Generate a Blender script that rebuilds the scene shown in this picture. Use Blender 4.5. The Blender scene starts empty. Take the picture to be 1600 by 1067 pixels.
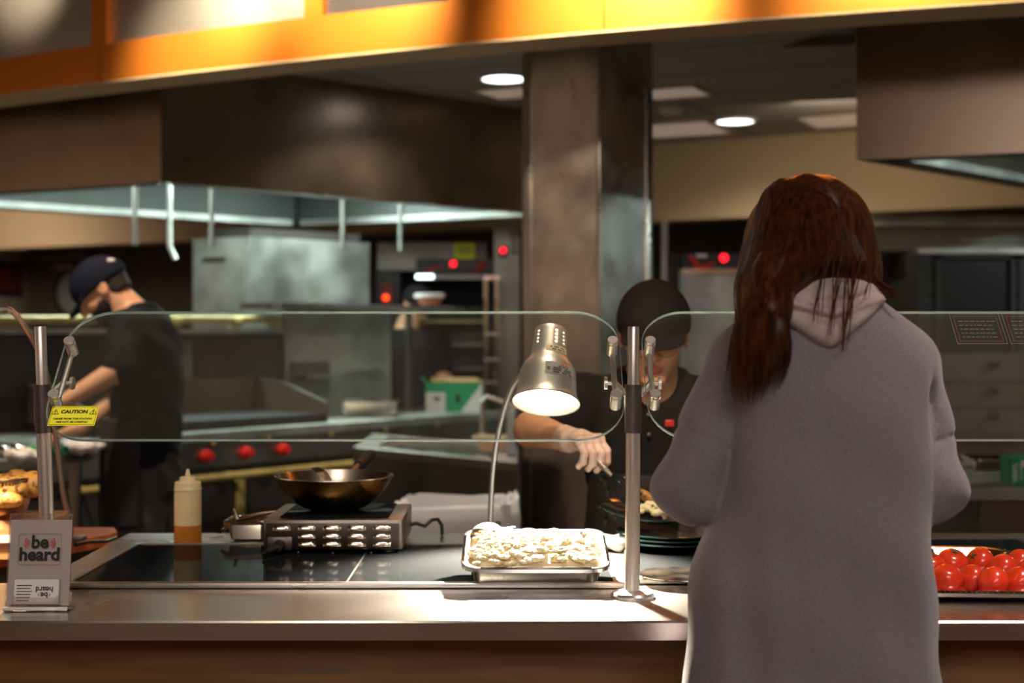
import bpy, bmesh, math, random
import numpy as np
from mathutils import Vector, Matrix, noise as mnoise

# ------------------------------------------------------------------ camera, world, lights, exposure
S = bpy.context.scene
COL = S.collection
EYE = 1.35            # camera height
FPX = 2222.0          # focal length in pixels of a 1600 px wide frame (50 mm on 36 mm)

cam_d = bpy.data.cameras.new('camera')
cam_d.lens = 50.0
cam_d.sensor_width = 36.0
cam_d.shift_y = -13.5 / 1600.0
cam_d.clip_start = 0.05
cam_d.dof.use_dof = True
cam_d.dof.focus_distance = 2.45
cam_d.dof.aperture_fstop = 3.2
cam = bpy.data.objects.new('camera', cam_d)
cam.location = (0, 0, EYE)
cam.rotation_euler = (math.pi / 2, 0, 0)
COL.objects.link(cam)
S.camera = cam

W = bpy.data.worlds.new('world')
S.world = W
W.use_nodes = True
bg = W.node_tree.nodes['Background']
bg.inputs[0].default_value = (1.0, 0.82, 0.66, 1)
bg.inputs[1].default_value = 0.07

S.view_settings.view_transform = 'Standard'
S.view_settings.look = 'None'
S.view_settings.gamma = 1.0
S.view_settings.use_curve_mapping = False
S.view_settings.exposure = 0.28


def area_light(name, loc, size, energy, color, target=None, size_y=None, spread=None):
    d = bpy.data.lights.new(name, 'AREA')
    d.energy = energy
    d.color = color
    d.size = size
    if size_y:
        d.shape = 'RECTANGLE'
        d.size_y = size_y
    if spread:
        d.spread = spread
    o = bpy.data.objects.new(name, d)
    o.location = loc
    if target is not None:
        v = Vector(target) - Vector(loc)
        o.rotation_euler = v.to_track_quat('-Z', 'Y').to_euler()
    COL.objects.link(o)
    return o


def spot_light(name, loc, target, energy, color, angle, blend=0.6, radius=0.04):
    d = bpy.data.lights.new(name, 'SPOT')
    d.energy = energy
    d.color = color
    d.spot_size = math.radians(angle)
    d.spot_blend = blend
    d.shadow_soft_size = radius
    o = bpy.data.objects.new(name, d)
    o.location = loc
    v = Vector(target) - Vector(loc)
    o.rotation_euler = v.to_track_quat('-Z', 'Y').to_euler()
    COL.objects.link(o)
    return o


def point_light(name, loc, energy, color, radius):
    d = bpy.data.lights.new(name, 'POINT')
    d.energy = energy
    d.color = color
    d.shadow_soft_size = radius
    o = bpy.data.objects.new(name, d)
    o.location = loc
    COL.objects.link(o)
    return o


WARM = (1.0, 0.72, 0.42)
NEUTRAL = (1.0, 0.86, 0.74)
COOL = (0.80, 1.0, 0.93)

# customer side ceiling lamp above and behind the camera, and an added side fill
area_light('customer_ceiling_light', (0.5, -1.1, 3.1), 1.6, 44, (1.0, 0.90, 0.885), (0.45, 2.0, 1.1))
area_light('customer_side_fill', (-1.6, -3.4, 3.1), 0.9, 30, NEUTRAL, (-0.6, 2.6, 0.9))  # added fill for the dim left side
# added unseen spots that light the walls so the steel reflects them
for x in (-5.0, -2.6, -0.2, 2.2, 4.6):
    spot_light('wall_reflection_fill', (x, -3.6, 3.1), (x, -5.0, 1.3), 95, (1.0, 0.70, 0.45), 100, 0.8, 0.08)
for y in (-2.5, 0.2, 2.9, 4.6):
    spot_light('wall_reflection_fill', (-6.2, y, 3.1), (-7.6, y, 1.3), 130, (1.0, 0.82, 0.66), 105, 0.8, 0.08)
for y in (0.5, 3.0):
    spot_light('wall_reflection_fill', (5.7, y, 3.1), (7.0, y, 1.3), 70, (1.0, 0.72, 0.48), 105, 0.8, 0.08)
# track spots on the orange canopy band
for (tx, ty, tz, ox, e, an) in ((-1.22, 5.62, 2.42, 0.10, 230, 46), (-0.56, 5.27, 2.54, 0.08, 260, 46), (0.34, 4.87, 2.46, 0.06, 330, 50), (1.25, 4.50, 2.44, 0.06, 150, 50), (-0.95, 5.55, 2.75, 0.1, 230, 46), (-2.1, 6.1, 2.90, 0.1, 170, 36)):
    spot_light('canopy_track_spot', (tx - 0.42 + ox, ty - 0.85, 3.08), (tx, ty, tz), e, (1.0, 0.82, 0.55), an, 1.0, 0.06)
# added fill spots for the counter, prep table and aisle, then the recessed downlights
spot_light('counter_fill_spot', (0.10, 2.95, 3.15), (0.12, 2.95, 0.9), 60, (1.0, 0.80, 0.58), 40, 0.9, 0.05)  # added to lift the forearm, wok and counter
spot_light('counter_fill_spot', (1.15, 1.60, 3.15), (0.95, 2.6, 0.9), 190, NEUTRAL, 44, 0.9, 0.1)  # added to brighten the tomatoes
spot_light('counter_fill_spot', (0.20, 0.75, 3.1), (0.31, 3.38, 1.18), 300, (1.0, 0.72, 0.48), 13, 0.7, 0.04)  # added narrow spot on the server's face and forearm
spot_light('kitchen_downlight_and_fill', (-0.30, 4.15, 3.15), (-0.15, 4.4, 0.8), 90, (1.0, 0.86, 0.70), 44, 0.8, 0.05)  # added fill for the bin liner in the aisle
spot_light('counter_fill_spot', (-0.45, 1.55, 3.15), (-0.58, 2.8, 0.98), 75, (1.0, 0.86, 0.66), 36, 0.8, 0.14)  # added to brighten the squeeze bottle, wok and caution sticker
spot_light('prep_fill_spot', (-1.75, 4.6, 3.15), (-1.55, 5.4, 1.0), 180, (1.0, 0.80, 0.58), 60, 0.8, 0.06)  # added to lift the cook out of the dark
for (x, y, e) in ((-0.04, 6.95, 40), (1.31, 8.35, 24)):
    spot_light('kitchen_downlight_and_fill', (x, y, 2.57), (x, y, 0), e, (1.0, 0.86, 0.68), 150, 0.6, 0.06)
area_light('back_kitchen_fill', (-4.6, 11.2, 2.55), 0.9, 26, (1.0, 0.80, 0.66), (-4.8, 12.5, 0.8))  # added fill for the far left walls
area_light('back_kitchen_fill', (1.8, 7.6, 2.55), 0.6, 5, (1.0, 0.82, 0.60), (2.2, 9.0, 1.9))  # added fill for the cream bulkhead

# ------------------------------------------------------------------ helpers
def V(*a):
    return Vector(a)


def P(px, py, D):
    """point seen at photograph pixel (px, py) at distance D in front of the camera"""
    return Vector(((px - 800) * D / FPX, D, EYE - (py - 520) * D / FPX))


def G(px, D, z):
    return Vector(((px - 800) * D / FPX, D, z))


def tag(o, label, cat, group=None, kind=None):
    o['label'] = label
    o['category'] = cat
    if group:
        o['group'] = group
    if kind:
        o['kind'] = kind
    return o


def empty(name, loc, label, cat, group=None, rotz=0.0):
    o = bpy.data.objects.new(name, None)
    o.empty_display_size = 0.05
    o.location = loc
    o.rotation_euler = (0, 0, rotz)
    COL.objects.link(o)
    o.matrix_world = Matrix.Translation(Vector(loc)) @ Matrix.Rotation(rotz, 4, 'Z')
    return tag(o, label, cat, group)


def struct(o):
    o['kind'] = 'structure'
    return o


def orth(d):
    d = Vector(d).normalized()
    u = d.cross(Vector((0, 0, 1)))
    if u.length < 1e-4:
        u = Vector((1, 0, 0))
    u.normalize()
    return u, d.cross(u).normalized()


class MB:
    def __init__(self):
        self.v = []
        self.f = []
        self.m = []

    def add(self, vs, fs, m=0):
        b = len(self.v)
        self.v.extend(tuple(x) for x in vs)
        for f in fs:
            self.f.append(tuple(i + b for i in f))
            self.m.append(m)
        return self

    def box(self, c, s, rz=0.0, m=0, bev=0.0, rot=None, seg=2):
        bm = bmesh.new()
        bmesh.ops.create_cube(bm, size=1.0)
        for v in bm.verts:
            v.co = Vector((v.co.x * s[0], v.co.y * s[1], v.co.z * s[2]))
        if bev > 0:
            bmesh.ops.bevel(bm, geom=list(bm.edges), offset=min(bev, min(s) * 0.45), segments=seg, affect='EDGES', profile=0.5)
        R = rot.to_4x4() if rot is not None else Matrix.Rotation(rz, 4, 'Z')
        T = Matrix.Translation(Vector(c)) @ R
        bm.verts.index_update()
        self.add([T @ v.co for v in bm.verts], [[v.index for v in f.verts] for f in bm.faces], m)
        bm.free()
        return self

    def prism(self, pts, z0, z1, m=0):
        """vertical prism over a plan outline (counter clockwise)"""
        n = len(pts)
        vs = [(p[0], p[1], z0) for p in pts] + [(p[0], p[1], z1) for p in pts]
        fs = [list(range(n))[::-1], list(range(n, 2 * n))]
        fs += [[i, (i + 1) % n, n + (i + 1) % n, n + i] for i in range(n)]
        return self.add(vs, fs, m)

    def slab(self, pts, n, t, m=0):
        """3-D outline pushed along n by t"""
        k = len(pts)
        n = Vector(n).normalized() * t
        vs = [Vector(p) for p in pts] + [Vector(p) + n for p in pts]
        fs = [list(range(k))[::-1], list(range(k, 2 * k))]
        fs += [[i, (i + 1) % k, k + (i + 1) % k, k + i] for i in range(k)]
        return self.add(vs, fs, m)

    def loft(self, rings, cap0=True, cap1=True, m=0, closed=True):
        n = len(rings[0])
        vs = [p for r in rings for p in r]
        fs = []
        for i in range(len(rings) - 1):
            for j in range(n if closed else n - 1):
                k = (j + 1) % n
                fs.append([i * n + j, i * n + k, (i + 1) * n + k, (i + 1) * n + j])
        if cap0:
            fs.append(list(range(n))[::-1])
        if cap1:
            fs.append([(len(rings) - 1) * n + j for j in range(n)])
        return self.add(vs, fs, m)

    def lathe(self, prof, c=(0, 0, 0), axis=(0, 0, 1), n=28, m=0, cap0=True, cap1=True):
        a = Vector(axis).normalized()
        u, w = orth(a)
        c = Vector(c)
        rings = []
        for (r, h) in prof:
            rings.append([c + a * h + (u * math.cos(t) + w * math.sin(t)) * max(r, 1e-5)
                          for t in [2 * math.pi * i / n for i in range(n)]])
        return self.loft(rings, cap0, cap1, m)

    def tube(self, pts, r, n=10, m=0, cap=True):
        pts = [Vector(p) for p in pts]
        rs = r if isinstance(r, (list, tuple)) else [r] * len(pts)
        d0 = (pts[1] - pts[0]).normalized()
        u, _ = orth(d0)
        rings = []
        for i, p in enumerate(pts):
            if i == 0:
                d = pts[1] - pts[0]
            elif i == len(pts) - 1:
                d = pts[-1] - pts[-2]
            else:
                d = (pts[i + 1] - pts[i]).normalized() + (pts[i] - pts[i - 1]).normalized()
            d.normalize()
            u = (u - d * u.dot(d))
            if u.length < 1e-5:
                u, _ = orth(d)
            u.normalize()
            w = d.cross(u)
            rings.append([p + (u * math.cos(t) + w * math.sin(t)) * rs[i] for t in [2 * math.pi * k / n for k in range(n)]])
        return self.loft(rings, cap, cap, m)

    def ball(self, c, r, m=0, n=14, k=8):
        rx, ry, rz = r if isinstance(r, (list, tuple)) else (r, r, r)
        c = Vector(c)
        rings = []
        for i in range(1, k):
            a = math.pi * i / k
            rings.append([c + Vector((rx * math.sin(a) * math.cos(t), ry * math.sin(a) * math.sin(t), -rz * math.cos(a)))
                          for t in [2 * math.pi * j / n for j in range(n)]])
        return self.loft(rings, True, True, m)

    def text(self, s, size, o, right, up, m=0, align='CENTER', bold=0.0, lift=0.0):
        cu = bpy.data.curves.new('tmp_text', 'FONT')
        cu.body = s
        cu.size = size
        cu.align_x = align
        cu.align_y = 'CENTER'
        cu.offset = bold
        cu.resolution_u = 4
        ob = bpy.data.objects.new('tmp_text', cu)
        COL.objects.link(ob)
        dg = bpy.context.evaluated_depsgraph_get()
        me = bpy.data.meshes.new_from_object(ob.evaluated_get(dg))
        right = Vector(right).normalized()
        up = Vector(up).normalized()
        nn = right.cross(up)
        o = Vector(o) + nn * lift
        self.add([o + right * v.co.x + up * v.co.y for v in me.vertices], [list(p.vertices) for p in me.polygons], m)
        bpy.data.objects.remove(ob)
        bpy.data.curves.remove(cu)
        bpy.data.meshes.remove(me)
        return self

    def build(self, name, mats, parent=None, smooth=True, angle=35):
        me = bpy.data.meshes.new(name)
        me.from_pydata([tuple(v) for v in self.v], [], self.f)
        if not isinstance(mats, (list, tuple)):
            mats = [mats]
        for x in mats:
            me.materials.append(x)
        if len(mats) > 1:
            me.polygons.foreach_set('material_index', self.m)
        bm = bmesh.new()
        bm.from_mesh(me)
        bmesh.ops.recalc_face_normals(bm, faces=bm.faces)
        if smooth:
            lim = math.radians(angle)
            for f in bm.faces:
                f.smooth = True
            for e in bm.edges:
                if len(e.link_faces) == 2 and e.calc_face_angle(0) > lim:
                    e.smooth = False
        bm.to_mesh(me)
        bm.free()
        return link(name, me, parent)


def link(name, me, parent=None):
    o = bpy.data.objects.new(name, me)
    COL.objects.link(o)
    if parent is not None:
        o.parent = parent
        root = parent
        M = Matrix.Identity(4)
        while root is not None:
            M = root.matrix_basis @ M
            root = root.parent
        o.matrix_parent_inverse = Matrix.Identity(4)
        me.transform(M.inverted())      # geometry is written in world space
    return o


def copy_tree(o, parent=None, kids=None):
    c = o.copy()
    COL.objects.link(c)
    if parent is not None:
        c.parent = parent
    for ch in list(o.children):
        copy_tree(ch, c)
    return c


def rrect(w, d, r, n=5):
    pts = []
    r = min(r, w / 2 - 1e-4, d / 2 - 1e-4)
    for (cx, cy, a0) in ((w / 2 - r, d / 2 - r, 0), (-w / 2 + r, d / 2 - r, 90), (-w / 2 + r, -d / 2 + r, 180), (w / 2 - r, -d / 2 + r, 270)):
        for i in range(n + 1):
            a = math.radians(a0 + 90 * i / n)
            pts.append((cx + r * math.cos(a), cy + r * math.sin(a)))
    return pts


def pan_mesh(mb, T, w, d, h, lip=0.012, wall=0.012, m=0, r=0.03):
    """steam-table pan: rolled lip, sloping walls, flat floor. T maps pan space (rim at z=0) to the world"""
    prof = [(lip, -0.006), (lip, 0.0), (lip * 0.6, 0.003), (0.0, 0.001), (-wall * 0.4, -h * 0.3), (-wall, -h * 0.9), (-wall - 0.008, -h),
            (-wall - 0.007, -h - 0.0015), (-wall + 0.002, -h * 0.9), (-wall * 0.4 + 0.002, -h * 0.3), (0.002, -0.004)]
    rings = []
    for (o, z) in prof:
        rings.append([T @ Vector((x, y, z)) for (x, y) in rrect(w + 2 * o, d + 2 * o, max(r + o, 0.006))])
    n = len(rings[0])
    inner = rings[:7]
    mb.loft(inner, False, True, m)
    mb.loft(rings[7:] + [rings[0]], True, False, m)
    return mb


# ------------------------------------------------------------------ materials
def mat(name, col, rough=0.5, metal=0.0, var=0.0, vscale=8.0, vstretch=(1, 1, 1), bump=0.0, bscale=60.0, bstretch=(1, 1, 1),
        rvar=0.0, rscale=5.0, spec=None, emit=None, estr=0.0, col2=None, coat=0.0, trans=0.0, sss=0.0, aniso=0.0, sheen=0.0, alpha=1.0,
        detail=4.0, vlo=0.35, vhi=0.65):
    m = bpy.data.materials.new(name)
    m.use_nodes = True
    nt = m.node_tree
    b = nt.nodes['Principled BSDF']
    b.inputs['Base Color'].default_value = (*col, 1)
    b.inputs['Roughness'].default_value = rough
    b.inputs['Metallic'].default_value = metal
    if spec is not None:
        b.inputs['Specular IOR Level'].default_value = spec
    if emit is not None:
        b.inputs['Emission Color'].default_value = (*emit, 1)
        b.inputs['Emission Strength'].default_value = estr
    if coat:
        b.inputs['Coat Weight'].default_value = coat
        b.inputs['Coat Roughness'].default_value = 0.08
    if trans:
        b.inputs['Transmission Weight'].default_value = trans
    if sss:
        b.inputs['Subsurface Weight'].default_value = sss
        b.inputs['Subsurface Scale'].default_value = 0.01
    if aniso:
        b.inputs['Anisotropic'].default_value = aniso
    if sheen:
        b.inputs['Sheen Weight'].default_value = sheen
    if alpha < 1:
        b.inputs['Alpha'].default_value = alpha
    tc = nt.nodes.new('ShaderNodeTexCoord')

    def noise_node(scale, stretch, det=4.0):
        mp = nt.nodes.new('ShaderNodeMapping')
        mp.inputs['Scale'].default_value = stretch
        nt.links.new(tc.outputs['Object'], mp.inputs['Vector'])
        n = nt.nodes.new('ShaderNodeTexNoise')
        n.inputs['Scale'].default_value = scale
        n.inputs['Detail'].default_value = det
        nt.links.new(mp.outputs['Vector'], n.inputs['Vector'])
        return n
    if var or col2:
        n = noise_node(vscale, vstretch, detail)
        r = nt.nodes.new('ShaderNodeValToRGB')
        c2 = col2 if col2 else tuple(max(0, c * (1 - var)) for c in col)
        c1 = col if col2 else tuple(c * (1 + var * 0.5) for c in col)
        r.color_ramp.elements[0].color = (*c2, 1)
        r.color_ramp.elements[1].color = (*c1, 1)
        r.color_ramp.elements[0].position = vlo
        r.color_ramp.elements[1].position = vhi
        nt.links.new(n.outputs['Fac'], r.inputs['Fac'])
        nt.links.new(r.outputs['Color'], b.inputs['Base Color'])
    if rvar:
        n = noise_node(rscale, (1, 1, 1), 5)
        mr = nt.nodes.new('ShaderNodeMapRange')
        mr.inputs['From Min'].default_value = 0.3
        mr.inputs['From Max'].default_value = 0.7
        mr.inputs['To Min'].default_value = max(0.03, rough - rvar)
        mr.inputs['To Max'].default_value = min(1, rough + rvar)
        nt.links.new(n.outputs['Fac'], mr.inputs['Value'])
        nt.links.new(mr.outputs['Result'], b.inputs['Roughness'])
    if bump:
        n = noise_node(bscale, bstretch, 3)
        bp = nt.nodes.new('ShaderNodeBump')
        bp.inputs['Strength'].default_value = bump
        bp.inputs['Distance'].default_value = 0.004
        nt.links.new(n.outputs['Fac'], bp.inputs['Height'])
        nt.links.new(bp.outputs['Normal'], b.inputs['Normal'])
    return m


def glass_mat(name, tint=(0.94, 0.96, 0.95), film=0.02, filmcol=(0.5, 0.42, 0.35), ior=1.45, rough=0.01):
    m = bpy.data.materials.new(name)
    m.use_nodes = True
    nt = m.node_tree
    nt.nodes.clear()
    out = nt.nodes.new('ShaderNodeOutputMaterial')
    tr = nt.nodes.new('ShaderNodeBsdfTransparent')
    tr.inputs[0].default_value = (*tint, 1)
    gl = nt.nodes.new('ShaderNodeBsdfGlossy')
    gl.inputs['Roughness'].default_value = rough
    df = nt.nodes.new('ShaderNodeBsdfDiffuse')
    df.inputs[0].default_value = (*filmcol, 1)
    fr = nt.nodes.new('ShaderNodeFresnel')
    fr.inputs[0].default_value = ior
    m1 = nt.nodes.new('ShaderNodeMixShader')
    m2 = nt.nodes.new('ShaderNodeMixShader')
    tc = nt.nodes.new('ShaderNodeTexCoord')
    vo = nt.nodes.new('ShaderNodeTexVoronoi')      # dust specks
    vo.inputs['Scale'].default_value = 60
    nt.links.new(tc.outputs['Object'], vo.inputs['Vector'])
    mr = nt.nodes.new('ShaderNodeMapRange')
    mr.inputs['From Min'].default_value = 0.05
    mr.inputs['From Max'].default_value = 0.08
    mr.inputs['To Min'].default_value = film + 0.12
    mr.inputs['To Max'].default_value = film
    nt.links.new(vo.outputs['Distance'], mr.inputs['Value'])
    nt.links.new(mr.outputs['Result'], m1.inputs[0])
    nt.links.new(tr.outputs[0], m1.inputs[1])
    nt.links.new(df.outputs[0], m1.inputs[2])
    nt.links.new(fr.outputs[0], m2.inputs[0])
    nt.links.new(m1.outputs[0], m2.inputs[1])
    nt.links.new(gl.outputs[0], m2.inputs[2])
    nt.links.new(m2.outputs[0], out.inputs['Surface'])
    return m


def emit_mat(name, col, strength):
    return mat(name, tuple(min(1, c) for c in col), 0.5, emit=col, estr=strength)


M = {}
M['steel'] = mat('brushed_steel', (0.56, 0.53, 0.50), 0.32, 1.0, var=0.10, vscale=3, rvar=0.08, rscale=4, bump=0.03, bscale=40, bstretch=(1, 1, 30))
M['steel_counter'] = mat('worktop_steel', (0.68, 0.655, 0.635), 0.26, 1.0, rvar=0.03, rscale=3, bump=0.012, bscale=6, bstretch=(1, 40, 1))
M['steel_dark'] = mat('dull_steel', (0.30, 0.275, 0.255), 0.38, 1.0, var=0.2, vscale=2.5, rvar=0.1, rscale=3)
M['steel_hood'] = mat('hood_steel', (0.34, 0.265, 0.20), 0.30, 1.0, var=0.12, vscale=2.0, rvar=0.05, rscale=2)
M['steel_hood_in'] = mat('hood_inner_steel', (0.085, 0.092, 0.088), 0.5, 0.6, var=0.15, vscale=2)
M['steel_pillar'] = mat('pillar_steel', (0.60, 0.57, 0.55), 0.34, 1.0, var=0.45, vscale=3.0, rvar=0.14, rscale=5, bump=0.25, bscale=5, detail=7)
M['steel_swirl'] = mat('swirled_steel', (0.52, 0.53, 0.50), 0.45, 0.9, var=0.35, vscale=3.0, rvar=0.15, rscale=4)
M['chrome'] = mat('satin_chrome', (0.76, 0.73, 0.70), 0.33, 0.85, bump=0.02, bscale=30, bstretch=(40, 40, 1))
M['alu'] = mat('spun_aluminium', (0.86, 0.82, 0.76), 0.42, 0.8, bump=0.03, bscale=20, bstretch=(1, 1, 60))
M['steel_shiny'] = mat('polished_steel', (0.72, 0.68, 0.63), 0.14, 1.0, rvar=0.06, rscale=20)
M['gunmetal'] = mat('gunmetal', (0.16, 0.14, 0.14), 0.35, 0.9)
M['black'] = mat('black_plastic', (0.012, 0.012, 0.012), 0.35)
M['blackmatte'] = mat('black_matte', (0.008, 0.007, 0.007), 0.7)
M['dark'] = mat('dark_equipment', (0.03, 0.025, 0.022), 0.5, var=0.3, vscale=4)
M['darkbrown'] = mat('dark_brown_wall', (0.075, 0.058, 0.045), 0.6, var=0.25, vscale=1.5)
M['ceran'] = mat('black_ceramic_glass', (0.008, 0.009, 0.010), 0.07, 0.0, spec=0.10, rvar=0.03, rscale=12)
M['ceran'].node_tree.nodes['Principled BSDF'].inputs['IOR'].default_value = 1.11
M['orange'] = mat('orange_metal', (0.85, 0.26, 0.03), 0.36, 0.55, var=0.05, vscale=2)
M['cream'] = mat('cream_paint', (0.62, 0.47, 0.28), 0.75, var=0.06, vscale=2)
M['beige'] = mat('beige_paint', (0.55, 0.47, 0.36), 0.8, var=0.06, vscale=2)
M['wood'] = mat('brown_veneer', (0.27, 0.125, 0.035), 0.42, var=0.35, vscale=3, vstretch=(1, 1, 14), bump=0.02)
M['board'] = mat('chopping_board_wood', (0.50, 0.23, 0.08), 0.5, var=0.3, vscale=8, vstretch=(1, 8, 8))
M['orange_table'] = mat('orange_wood', (0.80, 0.20, 0.015), 0.38, var=0.25, vscale=5, vstretch=(1, 6, 1))
M['white'] = mat('white_plastic', (0.75, 0.73, 0.70), 0.4)
M['paper'] = mat('white_paper', (0.78, 0.74, 0.74), 0.7)
M['ink'] = mat('black_ink', (0.012, 0.012, 0.014), 0.7)
M['inkgrey'] = mat('grey_ink', (0.16, 0.15, 0.15), 0.7)
M['inkred'] = mat('red_ink', (0.60, 0.05, 0.04), 0.7)
M['yellow'] = mat('yellow_label', (0.95, 0.90, 0.02), 0.5)
M['grey_paint'] = mat('grey_paint', (0.42, 0.33, 0.26), 0.7, var=0.1, vscale=1)
M['brown_paint'] = mat('brown_paint', (0.42, 0.27, 0.16), 0.7, var=0.1, vscale=1)
M['brown_ceiling'] = mat('brown_ceiling_paint', (0.16, 0.10, 0.06), 0.8)
M['red'] = mat('red_plastic', (0.62, 0.02, 0.015), 0.3)
M['led'] = emit_mat('red_indicator', (1.0, 0.008, 0.02), 2.6)
M['ledo'] = emit_mat('orange_indicator', (1.0, 0.05, 0.005), 2.6)
M['brass'] = mat('yellow_gas_pipe', (0.50, 0.40, 0.14), 0.45, 0.3, var=0.2, vscale=10)
M['tube'] = emit_mat('fluorescent_tube', (0.80, 1.0, 0.94), 4.0)
M['downlight'] = emit_mat('downlight_lens', (1.0, 0.97, 1.0), 4.0)
M['troffer'] = emit_mat('light_panel', (1.0, 0.80, 0.66), 0.12)
M['bulb'] = emit_mat('heat_bulb', (1.0, 0.85, 0.62), 30.0)
M['glass'] = glass_mat('guard_glass')
M['glass_dark'] = glass_mat('door_glass', (0.5, 0.5, 0.5), 0.01)
M['acrylic'] = glass_mat('clear_acrylic', (0.95, 0.94, 0.93), 0.03, (0.7, 0.66, 0.62), 1.49)
M['edge'] = mat('glass_edge', (0.42, 0.58, 0.54), 0.15, 0.0, spec=0.8, coat=0.6)
M['green'] = mat('green_carton', (0.01, 0.33, 0.13), 0.5)
M['carton'] = mat('carton_inside', (0.55, 0.33, 0.14), 0.8)
M['liner'] = mat('white_bin_liner', (0.85, 0.83, 0.83), 0.35, bump=0.2, bscale=25, spec=0.6)
M['skin'] = mat('skin', (0.72, 0.38, 0.22), 0.5, var=0.08, vscale=14, sss=0.12)
M['skin_pale'] = mat('skin_pale', (0.66, 0.34, 0.21), 0.5, var=0.08, vscale=14, sss=0.12)
M['lip'] = mat('lips', (0.42, 0.10, 0.08), 0.4)
M['eye'] = mat('eye_white', (0.6, 0.57, 0.53), 0.2)
M['iris'] = mat('iris', (0.03, 0.018, 0.01), 0.15)
M['shirt_navy'] = mat('navy_black_cotton', (0.009, 0.010, 0.015), 0.85, var=0.3, vscale=30, bump=0.1, bscale=200, spec=0.2)
M['shirt'] = mat('black_cotton', (0.011, 0.009, 0.009), 0.85, var=0.3, vscale=30, bump=0.1, bscale=200, spec=0.2)
M['cap_navy'] = mat('navy_cap_twill', (0.008, 0.010, 0.022), 0.85, bump=0.15, bscale=300, spec=0.15)
M['cap_black'] = mat('black_cap_twill', (0.010, 0.008, 0.009), 0.85, bump=0.15, bscale=300, spec=0.15)
M['apron'] = mat('black_apron', (0.009, 0.008, 0.009), 0.7)
M['trouser'] = mat('grey_trousers', (0.06, 0.055, 0.055), 0.8, var=0.3, vscale=10)
M['shoe'] = mat('black_shoes', (0.01, 0.01, 0.01), 0.4)
M['hair_dark'] = mat('dark_hair', (0.014, 0.008, 0.006), 0.6, bump=0.4, bscale=120)
M['glove'] = mat('clear_vinyl_glove', (0.80, 0.58, 0.48), 0.25, var=0.12, vscale=40, spec=0.7, bump=0.25, bscale=90)
M['egg'] = mat('scrambled_egg', (0.90, 0.82, 0.58), 0.45, col2=(0.86, 0.70, 0.36), vscale=40, bump=0.3, bscale=90)
M['herb'] = mat('green_herb', (0.07, 0.17, 0.01), 0.5)
M['pepper'] = mat('orange_pepper', (0.75, 0.18, 0.02), 0.4)
M['potato'] = mat('roast_potato', (0.60, 0.30, 0.07), 0.45, col2=(0.10, 0.03, 0.008), vscale=75, vlo=0.34, vhi=0.50, bump=0.3, bscale=40)
M['tomato'] = mat('tomato_skin', (0.68, 0.035, 0.012), 0.22, col2=(0.60, 0.05, 0.01), vscale=8, coat=0.3, spec=0.6)
M['stemgreen'] = mat('tomato_stem', (0.04, 0.07, 0.015), 0.6)
M['plate'] = mat('dark_green_stoneware', (0.006, 0.020, 0.018), 0.12, coat=0.5)
M['wok_out'] = mat('wok_patina', (0.28, 0.16, 0.045), 0.30, 1.0, col2=(0.035, 0.022, 0.012), vscale=9, vlo=0.35, vhi=0.65, rvar=0.1, rscale=20, bump=0.15, bscale=50)
M['wok_in'] = mat('wok_inner_steel', (0.55, 0.50, 0.44), 0.25, 1.0, rvar=0.1)
M['sauce'] = mat('amber_sauce', (0.55, 0.19, 0.02), 0.25, sss=0.2)
M['bottle'] = mat('frosted_bottle', (0.78, 0.62, 0.36), 0.35, sss=0.3)
M['bottle_cap'] = mat('cream_bottle_cap', (0.85, 0.72, 0.46), 0.35, sss=0.2)
M['hoodie'] = mat('heather_grey_fleece', (0.30, 0.260, 0.288), 0.95, col2=(0.215, 0.184, 0.206), vscale=330, vstretch=(1, 1, 2.0), bump=0.25, bscale=520, sheen=0.3)
M['hood_cloth'] = mat('pale_hood_fleece', (0.66, 0.53, 0.50), 0.95, col2=(0.54, 0.43, 0.41), vscale=300, bump=0.2, bscale=520, sheen=0.2)
M['legging'] = mat('black_leggings', (0.012, 0.012, 0.014), 0.8)
M['copper'] = mat('copper_steel_basket', (0.55, 0.36, 0.2), 0.25, 1.0)
M['redtile'] = mat('red_tile', (0.30, 0.05, 0.03), 0.4, var=0.3, vscale=8, vstretch=(1, 1, 1))
M['greyglass'] = mat('porthole_glass', (0.35, 0.40, 0.38), 0.2)


def hair_material():
    m = bpy.data.materials.new('auburn_hair')
    m.use_nodes = True
    nt = m.node_tree
    b = nt.nodes['Principled BSDF']
    b.inputs['Roughness'].default_value = 0.38
    b.inputs['Specular IOR Level'].default_value = 0.22
    tc = nt.nodes.new('ShaderNodeTexCoord')
    mp = nt.nodes.new('ShaderNodeMapping')
    mp.inputs['Scale'].default_value = (1, 1, 0.06)
    n = nt.nodes.new('ShaderNodeTexNoise')
    n.inputs['Scale'].default_value = 160
    n.inputs['Detail'].default_value = 3
    r = nt.nodes.new('ShaderNodeValToRGB')
    r.color_ramp.elements[0].position = 0.3
    r.color_ramp.elements[1].position = 0.72
    r.color_ramp.elements[0].color = (0.018, 0.006, 0.003, 1)
    r.color_ramp.elements[1].color = (0.125, 0.038, 0.013, 1)
    nt.links.new(tc.outputs['Object'], mp.inputs['Vector'])
    nt.links.new(mp.outputs['Vector'], n.inputs['Vector'])
    nt.links.new(n.outputs['Fac'], r.inputs['Fac'])
    nt.links.new(r.outputs['Color'], b.inputs['Base Color'])
    return m


M['hair'] = hair_material()


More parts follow.
